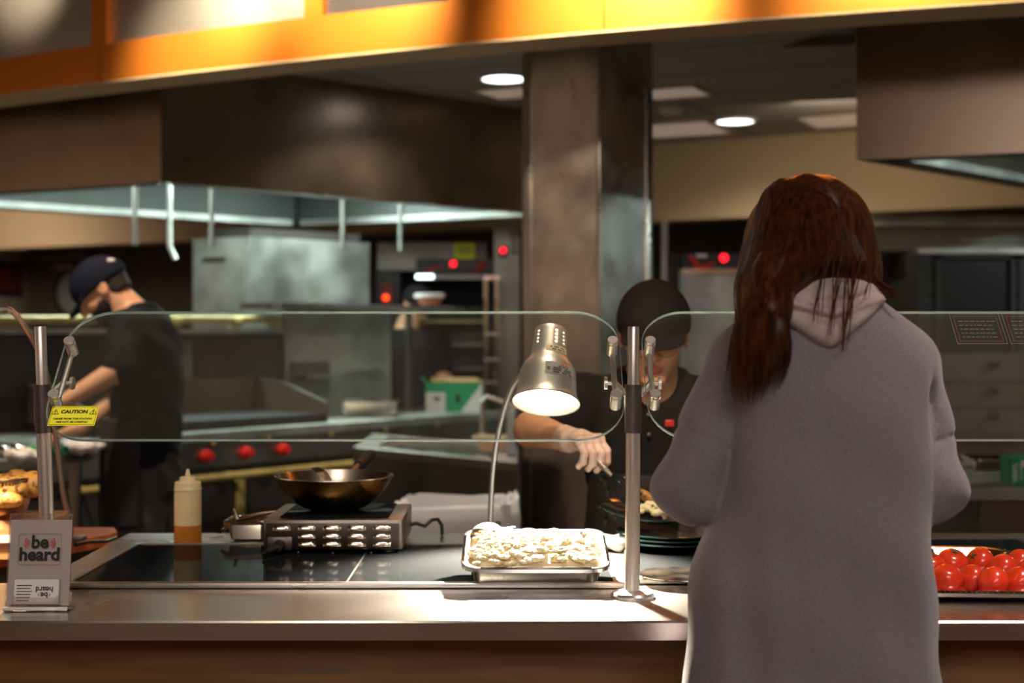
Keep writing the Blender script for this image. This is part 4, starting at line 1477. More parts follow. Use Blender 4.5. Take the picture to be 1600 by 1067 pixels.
# ------------------------------------------------------------------ heat lamps
def heat_lamp(base_pos, neck, top, rim, label, foot='dome', energy=20):
    e = empty('heat_lamp', base_pos, label, 'lamp', 'gooseneck heat lamps')
    b = V(*base_pos)
    if foot == 'dome':
        MB().lathe([(0.0, 0), (0.038, 0), (0.040, 0.004), (0.034, 0.012), (0.012, 0.018), (0.0, 0.018)], b, n=28).build('base', M['chrome'], e)
    else:
        MB().box(b + V(0, 0, 0.006), (0.07, 0.05, 0.012), bev=0.003).build('base', M['gunmetal'], e)
        MB().box(b + V(-0.006, 0, 0.035), (0.026, 0.026, 0.05), bev=0.003).build('switch_box', M['black'], e)
    # smooth neck
    pts = []
    cp_ = [neck[0]] + neck + [neck[-1]]
    for i in range(1, len(cp_) - 2):
        for k in range(10):
            t = k / 10
            p0, p1, p2, p3 = cp_[i - 1], cp_[i], cp_[i + 1], cp_[i + 2]
            pts.append(0.5 * ((2 * p1) + (p2 - p0) * t + (2 * p0 - 5 * p1 + 4 * p2 - p3) * t * t + (3 * p1 - p0 - 3 * p2 + p3) * t ** 3))
    pts.append(neck[-1])
    dense = []
    for i in range(len(pts) - 1):
        dense += [pts[i].lerp(pts[i + 1], q / 3) for q in range(3)]
    rs = [0.0062 if i % 2 else 0.0056 for i in range(len(dense))]
    MB().tube(dense, rs, 10).build('gooseneck', M['chrome'], e, angle=80)
    A = (Vector(rim) - Vector(top))
    L = A.length
    A.normalize()
    prof = [(0.020, 0.0), (0.030, 0.002), (0.0325, 0.006)]
    rows = [0.006 + 0.0042 * i for i in range(1, 12)]
    for s in rows:
        prof.append((0.0325 + 0.003 * (s - 0.006) / 0.046, s))
    prof += [(0.037, 0.062), (0.040, 0.070), (0.047, 0.080), (0.053, 0.090), (0.0565, 0.102), (0.058, 0.120), (0.0595, 0.140), (0.061, 0.150), (0.065, 0.158), (0.0675, 0.162), (0.0685, 0.166)]
    sc_ = L / 0.166
    prof = [(r, s * sc_) for r, s in prof]
    n = 44
    u, w_ = orth(A)
    vs = []
    for (r, s) in prof:
        for i in range(n):
            t = 2 * math.pi * i / n
            vs.append(Vector(top) + A * s + (u * math.cos(t) + w_ * math.sin(t)) * r)
    fs = [list(range(n))[::-1]]
    for i in range(len(prof) - 1):
        for j in range(n):
            if i in (4, 6, 8, 10) and j % 4 == 1 and (j // 4) % 3 != 2:
                continue                        # punched vent holes
            k = (j + 1) % n
            fs.append([i * n + j, i * n + k, (i + 1) * n + k, (i + 1) * n + j])
    shade = MB().add(vs, fs).build('lamp_shade', M['alu'], e)
    sm = shade.modifiers.new('thickness', 'SOLIDIFY')
    sm.thickness = 0.0012
    sm.offset = 0
    mb = MB()
    c = Vector(top) + A * (L * 0.80)
    mb.lathe([(0.006, -0.055), (0.012, -0.045), (0.014, -0.03), (0.030, -0.012), (0.034, 0.0), (0.030, 0.012), (0.0, 0.02)], c, A, 24)
    mb.build('bulb', M['bulb'], e)
    spot_light('heat_lamp_beam', Vector(top) + A * (L * 0.80 + 0.045), Vector(top) + A * 2, energy, (1.0, 0.86, 0.66), 104, 0.6, 0.02)
    return e, shade, A, u, w_


LT, LR = P(861, 514, 2.93), P(853, 630, 2.86)
lamp, shade, LA, lu, lw = heat_lamp((-0.047, 3.08, CT), [V(-0.047, 3.08, CT + 0.014), P(767, 790, 3.08), P(772, 720, 3.06), P(785, 650, 3.02), P(803, 600, 2.97), P(823, 580, 2.93)], LT, LR,
                                   'shining steel gooseneck heat lamp over the tray of eggs', energy=520)
MB().box(V(-0.03, 3.06, CT + 0.03), (0.012, 0.012, 0.03), bev=0.003).build('switch', M['black'], lamp)
# printed labels wrapped on the shade


def wrap_label(s0, s1, r0, r1, a0, a1, mats, name, lines):
    """label strip on the shade between two heights and two bearings (0 = facing the camera)"""
    L = (LR - LT).length
    k = L / 0.166
    f = (V(0, -1, 0) - LA * V(0, -1, 0).dot(LA)).normalized()
    g = V(1, 0, 0)
    g = (g - LA * g.dot(LA) - f * g.dot(f)).normalized()

    def at(a, s, lift):
        t = (s - s0) / (s1 - s0)
        r = r0 + (r1 - r0) * t + lift
        a = math.radians(a)
        return LT + LA * s * k + (f * math.cos(a) + g * math.sin(a)) * r
    mb = MB()
    N = 10
    rows = [[at(a0 + (a1 - a0) * i / N, s, 0.0014) for i in range(N + 1)] for s in (s0, (s0 + s1) / 2, s1)]
    mb.loft(rows, False, False, 0, closed=False)
    for (t, b0, b1, th, mi) in lines:
        s = s0 + (s1 - s0) * t
        rows = [[at(b0 + (b1 - b0) * i / N, s_, 0.0019) for i in range(N + 1)] for s_ in (s - th, s + th)]
        for i in range(N):
            if (i * 7 + int(t * 100)) % 4 == 3:
                continue
            mb.add([rows[0][i], rows[0][i + 1], rows[1][i + 1], rows[1][i]], [[0, 1, 2, 3]], mi)
    return mb.build(name, mats, shade)


wrap_label(0.052, 0.066, 0.0358, 0.0385, -12, 60, [M['bottle_cap'], M['ink']], 'notice_label', [(0.32, 0, 55, 0.0014, 1), (0.7, 5, 50, 0.0014, 1)])
wrap_label(0.098, 0.124, 0.0562, 0.0586, -8, 58, [mat('grey_label', (0.45, 0.43, 0.40), 0.4), M['ink'], M['inkred']], 'warning_label',
           [(0.15, 22, 44, 0.0016, 2), (0.34, 18, 40, 0.0012, 1), (0.52, -4, 55, 0.0011, 1), (0.68, -4, 52, 0.0011, 1), (0.86, 8, 50, 0.0011, 1)])
heat_lamp((G(108, 3.30, 0.866).x, 3.30, 0.8665), [V(G(106, 3.30, 0).x, 3.30, 0.925), P(97, 760, 3.28), P(87, 680, 3.24), P(74, 590, 3.16), P(48, 525, 3.04), P(12, 483, 2.98), P(-30, 500, 2.95)],
          P(-58, 530, 2.95), P(-62, 655, 2.92), 'dark stemmed gooseneck heat lamp over the basket of potatoes', foot='box', energy=18)

# ------------------------------------------------------------------ tray of eggs
TR = Matrix.Translation(V((836 - 800) * 2.56 / FPX, 2.56, 0.961)) @ Matrix.Rotation(math.radians(11.0), 4, 'X')
et = pan_mesh(MB(), TR, 0.235, 0.185, 0.034, 0.013, 0.010, r=0.022)
for i in range(64):                                             # beaded rim
    rr = rrect(0.235 + 0.02, 0.185 + 0.02, 0.03, 15)
    x, y = rr[i % len(rr)]
    et.ball(TR @ V(x, y, 0.002), 0.0024, n=6, k=4)
tag(et.build('egg_tray', M['steel_shiny']), 'shiny steel tray of scrambled eggs under the heat lamp', 'tray')
mb = MB()
c = TR @ V(0, 0.03, 0)
mb.box((c.x, 2.63, 0.9175), (0.20, 0.03, 0.026), bev=0.003)
sd_ = empty('tray_riser', (c.x, 2.6, CT + 0.004), 'dark metal riser propping up the rear of the egg tray', 'stand')
mb.build('bar', M['blackmatte'], sd_)
for s in (-1, 1):
    MB().box((c.x + s * 0.085, 2.585, 0.9085), (0.012, 0.09, 0.008), bev=0.002).build('side_bar', M['blackmatte'], sd_)
random.seed(7)
mb = MB()
NX, NY = 46, 36


def egg_h(x, y):
    ex, ey = abs(x) / 0.117, abs(y) / 0.092
    edge = max(0.0, 1 - max(ex, ey) ** 4)
    return -0.010 + 0.024 * edge ** 0.6 * (0.75 + 0.25 * math.sin(9 * x + 2) * math.cos(14 * y)) + 0.005 * mnoise.noise(V(x * 60, y * 60, 1.7))


rows = [[TR @ V(-0.116 + 0.232 * i / NX, -0.091 + 0.182 * j / NY, egg_h(-0.116 + 0.232 * i / NX, -0.091 + 0.182 * j / NY)) for i in range(NX + 1)] for j in range(NY + 1)]
mb.loft(rows, False, False, 0, closed=False)
for i in range(330):
    x, y = random.uniform(-0.105, 0.105), random.uniform(-0.082, 0.082)
    r = random.uniform(0.005, 0.011)
    mb.ball(TR @ V(x, y, egg_h(x, y) + r * 0.15), [r * random.uniform(0.8, 1.4), r * random.uniform(0.8, 1.2), r * 0.6], 0, 8, 5)
for i in range(60):
    x, y = random.choice((-1, 1)) * random.uniform(0.02, 0.105), random.uniform(-0.082, 0.082)
    r = random.uniform(0.0015, 0.0032)
    mb.ball(TR @ V(x, y, egg_h(x, y) + 0.0075), [r * 1.4, r, r * 0.5], 1, 6, 4)
for (x, y) in ((-0.095, 0.055), (-0.088, 0.062), (-0.1, 0.045), (-0.05, 0.078)):
    mb.ball(TR @ V(x, y, egg_h(x, y) + 0.006), [0.009, 0.006, 0.004], 2, 8, 5)
tag(mb.build('scrambled_eggs', [M['egg'], M['herb'], M['pepper']]), 'bright yellow scrambled eggs with green herbs filling the tray under the lamp', 'scrambled eggs', kind='stuff')
e = empty('serving_spoon', P(762, 834, 2.64), 'steel serving spoon face down on the rear corner of the egg tray', 'spoon')
c = P(762, 830, 2.645)
f = lambda q: s_ell(q, (c.x, c.y, c.z - 0.006), (0.031, 0.036, 0.022))
sdf_obj('bowl', lambda q: smax(f(q), -(q[:, 2] - (c.z - 0.008)), 0.002), c - V(0.04, 0.05, 0.03), c + V(0.04, 0.05, 0.03), 0.0022, M['chrome'], e)
MB().tube([c + V(0.012, 0.022, -0.004), c + V(0.030, 0.036, -0.002), c + V(0.05, 0.05, -0.002)], [0.005, 0.004, 0.005], 8).build('handle', M['blackmatte'], e)

# ------------------------------------------------------------------ induction burner
bx0, bx1, by0, by1 = -0.503, -0.222, 2.875, 3.150
bz0, bz1 = CT + 0.012, 0.972
be = empty('induction_burner', ((bx0 + bx1) / 2, (by0 + by1) / 2, CT + 0.004), 'steel countertop induction burner under the wok', 'burner')
cm = Matrix.Translation(V((bx0 + bx1) / 2, (by0 + by1) / 2, (bz0 + bz1) / 2))
cas = MB().box(((bx0 + bx1) / 2, (by0 + by1) / 2, (bz0 + bz1) / 2), (bx1 - bx0, by1 - by0, bz1 - bz0), bev=0.003).build('casing', mat('burner_casing', (0.34, 0.30, 0.27), 0.33, 1.0, rvar=0.06), be)
MB().box(((bx0 + bx1) / 2, (by0 + by1) / 2, bz1 + 0.0015), (bx1 - bx0 - 0.06, by1 - by0 - 0.05, 0.004), bev=0.001).build('glass_top', M['ceran'], be)
MB().box(((bx0 + bx1) / 2, by0 - 0.001, (bz0 + bz1) / 2 - 0.002), (bx1 - bx0 - 0.012, 0.004, bz1 - bz0 - 0.010), bev=0.001).build('front_plate', mat('burner_front', (0.10, 0.085, 0.078), 0.35, 1.0), be)
kpx = by0 / FPX
for r, y in enumerate((824, 836.5, 849)):
    for ci, px in enumerate((441, 480, 519, 558, 597)):
        if r > 0 and ci == 0:
            continue
        c = V((px - 800) * kpx, by0 - 0.003, EYE - (y - 520) * kpx)
        mb = MB()
        vs, fs, NN, KK = [], [], 12, 5
        for j in range(KK + 1):                        # pressed half-dome louvre, open below
            b = (math.pi / 2) * j / KK
            for i in range(NN + 1):
                a = math.pi * i / NN
                ex = math.copysign(abs(math.cos(a)) ** 0.5, math.cos(a))
                vs.append(c + V(0.0195 * ex * math.cos(b) ** 0.35, -0.007 * math.sin(b), -0.005 + 0.0105 * math.sin(a) ** 0.6 * math.cos(b) ** 0.6))
        for j in range(KK):
            for i in range(NN):
                a0 = j * (NN + 1) + i
                fs.append([a0, a0 + 1, a0 + NN + 2, a0 + NN + 1])
        mb.add(vs, fs)
        mb.build('louvre', M['steel_shiny'], be, angle=70)
inp = MB().box(P(437, 849, by0 - 0.004), (0.05, 0.003, 0.026), bev=0.001).build('inlet_plate', mat('burner_inlet', (0.25, 0.22, 0.2), 0.35, 1.0), be)
c = P(437, 852, by0 - 0.006)
MB().lathe([(0.0, 0), (0.012, 0), (0.012, 0.012), (0.009, 0.018), (0.0, 0.018)], c, (0, -1, 0), 18).build('plug', M['black'], inp)
MB().tube([c + V(0, -0.012, 0), c + V(-0.012, -0.03, -0.004), P(418, 862, 2.82), P(410, 865, 2.82)], [0.006, 0.007, 0.006, 0.003], 10).build('lever', M['black'], inp)
for (px, y) in ((448, 840), (466, 863), (520, 864), (580, 864)):
    MB().ball(P(px, y, by0 - 0.004), (0.0025, 0.002, 0.0025), n=8, k=5).build('screw', M['gunmetal'], be)
for (x, y) in ((bx0 + 0.03, by0 + 0.03), (bx1 - 0.03, by0 + 0.03), (bx0 + 0.03, by1 - 0.03), (bx1 - 0.03, by1 - 0.03)):
    MB().lathe([(0.013, 0), (0.011, 0.0085)], (x, y, CT + 0.0045), n=14).build('foot', M['black'], be)
a = V(bx1, by1 - 0.05, 0.93)
MB().tube([a - V(0.01, 0, 0), a + V(0.012, 0.02, 0.002), P(664, 822, 3.12), P(675, 812, 3.14), P(684, 811, 3.15), P(690, 820, 3.15), P(691, 834, 3.15), V(G(691, 3.15, 0).x, 3.16, CT + 0.005)], 0.0042, 10).build('power_cord', M['blackmatte'], be, angle=80)

# ------------------------------------------------------------------ wok with ladle
wc = V((522 - 800) * 3.01 / FPX, 3.01, 0.977)
wk = empty('wok', wc, 'brown carbon steel wok on the induction burner', 'wok')
prof = [(0.0, 0.0), (0.050, 0.0), (0.066, 0.006), (0.085, 0.018), (0.103, 0.036), (0.115, 0.053), (0.1225, 0.068), (0.125, 0.072)]
MB().lathe(prof, wc, n=56, cap1=False).build('wok_body', M['wok_out'], wk)
prof2 = [(0.0, 0.003), (0.048, 0.003), (0.064, 0.009), (0.083, 0.021), (0.101, 0.039), (0.1125, 0.055), (0.120, 0.068), (0.1232, 0.0725), (0.1255, 0.0725), (0.1260, 0.0705)]
MB().lathe(prof2, wc, n=56, cap1=False).build('wok_lining', M['wok_in'], wk)
h0, h1, h2 = P(548, 741, 3.13), P(560, 728, 3.20), P(579, 711, 3.34)
MB().tube([h0, h1], [0.007, 0.008], 10).build('handle_ferrule', M['steel_dark'], wk)
MB().tube([h1, h1.lerp(h2, 0.5) + V(0, 0, 0.002), h2], [0.0125, 0.0145, 0.013], 12).build('handle', M['blackmatte'], wk)
mb = MB()
d = (h2 - h1).normalized()
u, v_ = orth(d)
mb.tube([h2 + d * (0.004 + 0.008 * (1 - math.cos(t))) + u * 0.008 * math.sin(t) for t in [2 * math.pi * i / 14 for i in range(15)]], 0.0022, 6)
mb.build('hanging_loop', M['steel_dark'], wk)
ld = empty('ladle', wc + V(-0.05, 0, 0.01), 'steel ladle lying inside the wok with its hooked handle over the front', 'ladle')
hp0, hp1, hp2 = P(508, 752, 2.925), P(503, 738, 2.925), P(494, 731, 2.935)
pts = [wc + V(0.03, 0.03, 0.022), wc + V(-0.005, -0.03, 0.032), hp0 + V(0.001, 0.01, 0.003), hp1, hp2]
mb = MB()
rings = []
for i, p in enumerate(pts):
    wdt = 0.0055 if i < 2 else 0.0115
    rings.append([p + V(wdt, 0, 0), p + V(wdt * 0.3, -0.002, 0.002), p + V(-wdt, 0, 0), p + V(-wdt * 0.3, 0.002, -0.002)])
mb.loft(rings)
mb.build('handle', M['steel_shiny'], ld)
MB().lathe([(0.030, 0.014), (0.026, 0.005), (0.014, 0.0), (0.0, -0.001)], wc + V(0.045, 0.05, 0.013), n=22, cap0=False).build('bowl', M['steel_shiny'], ld)
MB().ball(hp2.lerp(hp1, 0.3) + V(0, -0.0022, 0), (0.003, 0.0008, 0.002), n=10, k=5).build('hanging_hole', M['blackmatte'], ld)

# ------------------------------------------------------------------ squeeze bottle
c = V((291 - 800) * 3.02 / FPX, 3.035, CT + 0.0006)
sq = empty('squeeze_bottle', c, 'cream squeeze bottle half full of amber sauce', 'bottle')
MB().lathe([(0.0, 0), (0.027, 0), (0.0287, 0.003), (0.0287, 0.040)], c, n=30).build('sauce', M['sauce'], sq)
MB().lathe([(0.0287, 0.0402), (0.0287, 0.112), (0.0275, 0.116)], c, n=30).build('bottle_body', M['bottle'], sq)
MB().lathe([(0.0282, 0.112), (0.0292, 0.114), (0.0292, 0.118), (0.0282, 0.120), (0.0280, 0.130), (0.025, 0.133), (0.018, 0.134), (0.0175, 0.141), (0.015, 0.143), (0.006, 0.1435), (0.0035, 0.158), (0.0025, 0.1585), (0.0, 0.1585)], c, n=30).build('nozzle_cap', M['bottle_cap'], sq)

# ------------------------------------------------------------------ small pan and tongs
T = Matrix.Translation(V((388 - 800) * 3.09 / FPX, 3.11, CT + 0.043))
tag(pan_mesh(MB(), T, 0.085, 0.10, 0.042, 0.008, 0.010, r=0.014).build('small_pan', M['steel_shiny']), 'small steel pan beside the burner holding the tongs', 'pan')
tg = empty('tongs', T @ V(0, 0, 0), 'steel tongs with scalloped ends lying across the small pan', 'tongs')
for s in (0, 1):
    mb = MB()
    h0, h1, h2 = P(345, 826 - s * 6, 3.04 + s * 0.02), P(372, 815 - s * 4, 3.07 + s * 0.03), P(442, 799 + s * 1, 3.17 + s * 0.02)
    mb.tube([h1, h1.lerp(h2, 0.5) + V(0, 0, 0.002), h2], [0.006, 0.0055, 0.0045], 8)
    rings = []
    for k in range(8):
        t = k / 7
        p = h1.lerp(h0, t) + V(0, 0, -0.012 * t * t)
        wv = 0.008 + 0.010 * math.sin(math.pi * min(1, t * 0.9 + 0.1)) + (0.0015 if k % 2 else -0.0015)
        rings.append([p + V(0, wv, 0), p + V(0, 0, 0.006), p + V(0, -wv, 0), p + V(0, 0, 0.003)])
    mb.loft(rings)
    mb.build('arm', M['steel_shiny'], tg)
MB().tube([P(366, 795, 3.10), P(371, 812, 3.09)], [0.0035, 0.005], 8).build('hinge_pull', M['steel_shiny'], tg)

# ------------------------------------------------------------------ card stand
sb = V((60 - 800) * 2.31 / FPX, 2.31, CT)
sg = empty('card_stand', sb, 'clear acrylic stand holding a white be heard poster card', 'sign')
tl_ = math.radians(9)
CU = V(0, math.sin(tl_), math.cos(tl_))
CN = V(0, -math.cos(tl_), math.sin(tl_))
CR = V(1, 0, 0)


def sp_(x, y, off=0.0):
    return sb + V(0, -0.006, 0.004) + CR * x + CU * y + CN * off


MB().slab([sp_(-0.0515, 0, 0), sp_(0.0515, 0, 0), sp_(0.0515, 0.152, 0), sp_(-0.0515, 0.152, 0)], CN, 0.0022).build('front_sheet', M['acrylic'], sg, smooth=False)
MB().slab([sp_(-0.0515, 0, -0.004), sp_(0.0515, 0, -0.004), sp_(0.0515, 0.152, -0.004), sp_(-0.0515, 0.152, -0.004)], CN, 0.0018).build('rear_sheet', M['acrylic'], sg, smooth=False)
MB().box(sb + V(0, 0.008, 0.003), (0.104, 0.05, 0.0045), bev=0.0015).build('foot', M['acrylic'], sg)
MB().box(sb + V(0, -0.016, 0.005), (0.104, 0.006, 0.006), bev=0.0015).build('front_lip', mat('clear_edge', (0.75, 0.72, 0.70), 0.1, spec=0.8), sg)
pp = MB().slab([sp_(-0.050, 0.004, -0.0019), sp_(0.050, 0.004, -0.0019), sp_(0.050, 0.142, -0.0019), sp_(-0.050, 0.142, -0.0019)], CN, 0.0006).build('poster', M['paper'], sg, smooth=False)
pp['label'] = 'white be heard poster card'
o1 = 0.0026
mb = MB()
mb.text('be', 0.029, sp_(0.000, 0.1055, o1), CR, CU, bold=0.0009)
mb.text('heard', 0.029, sp_(0.0, 0.0855, o1), CR, CU, bold=0.0009)
mb.build('black_lettering', M['ink'], pp, smooth=False)
mb = MB()
for s in (-1, 1):
    for (r, th) in ((0.006, 0.0008), (0.010, 0.0009), (0.014, 0.001)):
        pts = []
        for k in range(11):
            a = math.radians(-38 + 76 * k / 10)
            pts.append(sp_(s * (0.0135 + r * math.cos(a) * 0.75), 0.1045 + r * math.sin(a), o1))
        mb.tube(pts, th * 0.7, 5)
mb.build('red_arcs', M['inkred'], pp)
mb = MB()
fr_ = [sp_(x, y + 0.0945, o1) for x, y in rrect(0.069, 0.050, 0.005)]
mb.tube(fr_ + [fr_[0]], 0.0003, 4)
mb.text('y', 0.004, sp_(0, 0.066, o1), CR, CU)
mb.build('frame_line', M['inkgrey'], pp)
o2 = 0.0085
MB().slab([sp_(-0.037, 0.006, o2 + 0.002), sp_(0.037, 0.006, o2 + 0.002), sp_(0.037, 0.022, o2 + 0.002), sp_(0.031, 0.017, o2 + 0.002), sp_(-0.031, 0.017, o2 + 0.002), sp_(-0.037, 0.022, o2 + 0.002)], CN, 0.0015).build('card_pocket', M['acrylic'], sg, smooth=False)
MB().slab([sp_(-0.039, 0.001, 0.0022), sp_(0.039, 0.001, 0.0022), sp_(0.039, 0.006, 0.0022), sp_(-0.039, 0.006, 0.0022)], CN, 0.010).build('pocket_floor', M['acrylic'], sg, smooth=False)
bc_ = empty('business_card', sp_(0, 0.007, o2 - 0.003), 'white be heard business card standing upside down in the stand pocket', 'card')
cd = MB().slab([sp_(-0.036, 0.0065, o2 - 0.004), sp_(0.036, 0.0065, o2 - 0.004), sp_(0.036, 0.046, o2 - 0.004), sp_(-0.036, 0.046, o2 - 0.004)], CN, 0.004).build('card_stack', M['paper'], bc_, smooth=False)
o3 = o2 + 0.0005
mb = MB()
mb.text('be', 0.0125, sp_(0.013, 0.0215, o3), -CR, -CU, bold=0.0003)
mb.text('heard', 0.0125, sp_(0.013, 0.0305, o3), -CR, -CU, bold=0.0003)
random.seed(5)
for r in range(6):
    x0_, x1_ = -0.032, -0.032 + random.uniform(0.012, 0.026)
    y_ = 0.012 + r * 0.0048
    mb.add([sp_(x0_, y_, o3), sp_(x1_, y_, o3), sp_(x1_, y_ + 0.0012, o3), sp_(x0_, y_ + 0.0012, o3)], [[0, 1, 2, 3]])
mb.build('black_lettering', M['ink'], cd, smooth=False)
mb = MB()
for s in (-1, 1):
    for r in (0.0028, 0.0044):
        mb.tube([sp_(0.013 + s * (0.0065 + r * math.cos(a) * 0.7), 0.0215 + r * math.sin(a), o3) for a in [math.radians(-40 + 16 * k) for k in range(6)]], 0.0003, 4)
mb.build('red_arcs', M['inkred'], cd)

# ------------------------------------------------------------------ orange side table, boards, basket of potatoes
TZ = 0.866
ot = empty('side_table', (-1.5, 3.1, 0), 'orange wooden side table left of the service counter', 'table')
poly = [(-1.36, 2.58), (-0.965, 3.42), (-0.962, 3.47), (-0.99, 3.54), (-2.05, 3.54), (-2.05, 2.58)]
MB().loft([[(x, y, TZ - 0.028) for x, y in poly], [(x, y, TZ - 0.002) for x, y in poly], [(x * 0.998 - 0.003, y, TZ) for x, y in poly]]).build('table_top', M['orange_table'], ot)
MB().prism([(-1.42, 2.64), (-1.03, 3.44), (-2.0, 3.48), (-2.0, 2.64)], 0.1, TZ - 0.028).build('cabinet_body', M['darkbrown'], ot, smooth=False)
MB().prism([(-1.46, 2.68), (-1.08, 3.42), (-1.95, 3.44), (-1.95, 2.68)], 0.0, 0.1).build('plinth', M['black'], ot, smooth=False)


def slab_board(name, px, D, zb, w_, d_, t_, label, m, rz=0.0):
    p = G(px, D, zb)
    T = Matrix.Translation(V(p.x - w_ / 2, D, 0)) @ Matrix.Rotation(rz, 4, 'Z')
    rr = rrect(w_, d_, 0.02)
    return tag(MB().loft([[T @ V(x, y, zb) for x, y in rr], [T @ V(x, y, zb + t_ - 0.003) for x, y in rr], [T @ V(x * 0.985, y * 0.985, zb + t_) for x, y in rr]]).build(name, M[m]), label, 'board')


slab_board('chopping_board', 86, 3.12, TZ + 0.0005, 0.34, 0.17, 0.036, 'lowest wooden board of the stack under the potato basket', 'board')
slab_board('serving_tray', 92, 3.12, TZ + 0.037, 0.37, 0.19, 0.016, 'pale tray between the wooden boards under the potato basket', 'beige')
slab_board('chopping_board', 92, 3.12, TZ + 0.0535, 0.35, 0.18, 0.030, 'topmost wooden board directly under the potato basket', 'board')
bz = TZ + 0.084
bk = V(G(-4, 3.08, 0).x, 3.08, bz + 0.088)
e = empty('potato_basket', (bk.x, bk.y, bz), 'ribbed copper coloured steel basket of roast potatoes', 'basket')
T = Matrix.Translation(bk)
mb = pan_mesh(MB(), T, 0.155, 0.13, 0.087, 0.008, 0.028, r=0.03)
mb.build('basket_body', M['copper'], e)
mb = MB()
for i in range(9):
    x = 0.020 + 0.0075 * i
    mb.tube([T @ V(min(x, 0.079), -0.071 if x < 0.06 else -0.071 + (x - 0.06) * 2.0, 0.001), T @ V(min(x, 0.072) - 0.006, -0.060 if x < 0.06 else -0.06 + (x - 0.06) * 2.0, -0.035)], 0.0022, 6)
mb.build('rim_ribs', M['steel_shiny'], e)
random.seed(9)
for k, (px, y, D, r, lab) in enumerate(((48, 757, 3.06, 0.030, 'large roast potato at the right end of the basket'), (22, 763, 3.035, 0.026, 'roast potato second from the right end of the basket'),
                                       (4, 758, 3.09, 0.028, 'roast potato peeping up at the left edge of the photo'), (10, 781, 3.02, 0.020, 'long roast wedge lying low at the front of the basket'),
                                       (27, 750, 3.12, 0.024, 'dark roast potato at the back of the basket'), (-20, 768, 3.04, 0.028, 'roast potato leaning on the left wall of the basket'))):
    p = P(px, y, D)
    ph = random.random() * 9
    sx = 1.35 if k != 3 else 1.9
    f = lambda q, p=p, r=r, ph=ph, sx=sx: s_ell(q, p, (r * sx, r * 1.05, r * 0.92)) + 0.002 * wob(q, 70, 50, 90, ph) + 0.0012 * wob(q, -140, 160, 120, ph)
    tag(sdf_obj('roast_potato', f, p - V(2 * r, 1.4 * r, 1.3 * r), p + V(2 * r, 1.4 * r, 1.3 * r), 0.004, M['potato']), lab, 'potato', 'roast potatoes in the basket')
# a second small cable from the left lamp
tag(MB().tube([V(G(118, 3.17, 0).x, 3.17, TZ + 0.012), V(G(140, 3.2, 0).x, 3.2, TZ + 0.014), V(G(165, 3.24, 0).x, 3.25, TZ + 0.008), V(G(178, 3.3, 0).x, 3.32, TZ + 0.006)], 0.0045, 8).build('lamp_cable', M['black']),
    'black cable lying on the orange side table', 'cable')

# ------------------------------------------------------------------ plates


def plate(c, tilt, r, label, group=None, m='plate'):
    e = None
    A = Matrix.Rotation(tilt[0], 3, 'X') @ Matrix.Rotation(tilt[1], 3, 'Y') @ V(0, 0, 1)
    prof = [(0.0, 0.0), (r * 0.55, 0.0), (r * 0.62, 0.003), (r * 0.93, 0.012), (r, 0.0165), (r, 0.019), (r * 0.985, 0.0195), (r * 0.92, 0.0155), (r * 0.62, 0.0065), (r * 0.5, 0.005), (0.0, 0.005)]
    o = MB().lathe(prof, c, A, 48).build('dinner_plate', M[m], None)
    return tag(o, label, 'plate', group), A


for k in range(3):
    plate(V((1040 - 800) * 3.1 / FPX, 2.96, CT + 0.0045 + k * 0.0085), (0, 0), 0.118,
          ['bottom plate of the dark green stack behind the post', 'middle plate of the dark green stack behind the post', 'top plate of the dark green stack behind the post'][k], 'stacked dark green plates')
pc_ = P(1016, 800, 3.0)
hp_, HPA = plate(pc_ - V(0, 0, 0.012), (math.radians(6), math.radians(4)), 0.108, 'dark green plate of food held by the server', 'dark green plates')
random.seed(2)
mb = MB()
for i in range(70):
    a, rr = random.uniform(0, 6.28), 0.045 * math.sqrt(random.random())
    r = random.uniform(0.006, 0.012)
    p = pc_ + V(0.004 + rr * math.cos(a) * 0.9, -0.015 + rr * math.sin(a), 0.000 + 0.018 * (1 - rr / 0.045) + 0.003)
    mb.ball(p, [r, r, r * 0.75], 0, 8, 5)
for i in range(10):
    a, rr = random.uniform(0, 6.28), 0.04 * math.sqrt(random.random())
    mb.ball(pc_ + V(rr * math.cos(a), -0.02 + rr * math.sin(a), 0.024 - 0.2 * rr), 0.003, 1, 6, 4)
tag(mb.build('egg_portion', [M['egg'], M['herb']]), 'portion of scrambled eggs on the plate held by the server', 'scrambled eggs', kind='stuff')
p = P(1012, 776, 3.03)
f = lambda q: s_ell(to_local(q, p, frame_of((0.85, 0, -0.5), (0, 0, 1))), (0, 0, 0), (0.012, 0.030, 0.012)) + 0.0015 * wob(q, 120, 90, 100, 1)
tag(sdf_obj('potato_wedge', f, p - V(0.04, 0.04, 0.04), p + V(0.04, 0.04, 0.04), 0.003, M['potato']), 'roast potato wedge on the plate held by the server', 'potato')
p = P(962, 850, 2.93)
p.z = CT + 0.02
f = lambda q: s_ell(q, (p.x, p.y, p.z), (0.034, 0.03, 0.014)) + 0.004 * wob(q, 110, 60, 90, 1) + 0.003 * wob(q, -70, 160, 60, 2)
tag(sdf_obj('napkin', f, p - V(0.05, 0.05, 0.03), p + V(0.05, 0.05, 0.03), 0.003, M['paper']), 'crumpled white napkin right of the egg tray', 'napkin')
c = V((1066 - 800) * 2.53 / FPX, 2.55, CT + 0.0065)
pl_ = empty('pan_lid', c, 'flat round steel lid on the worktop right of the post base', 'lid')
MB().lathe([(0.0, 0), (0.03, 0), (0.03, 0.004), (0.068, 0.007), (0.075, 0.010), (0.076, 0.012), (0.070, 0.0125), (0.0, 0.0105)], c, n=44).build('lid_plate', M['steel_shiny'], pl_)

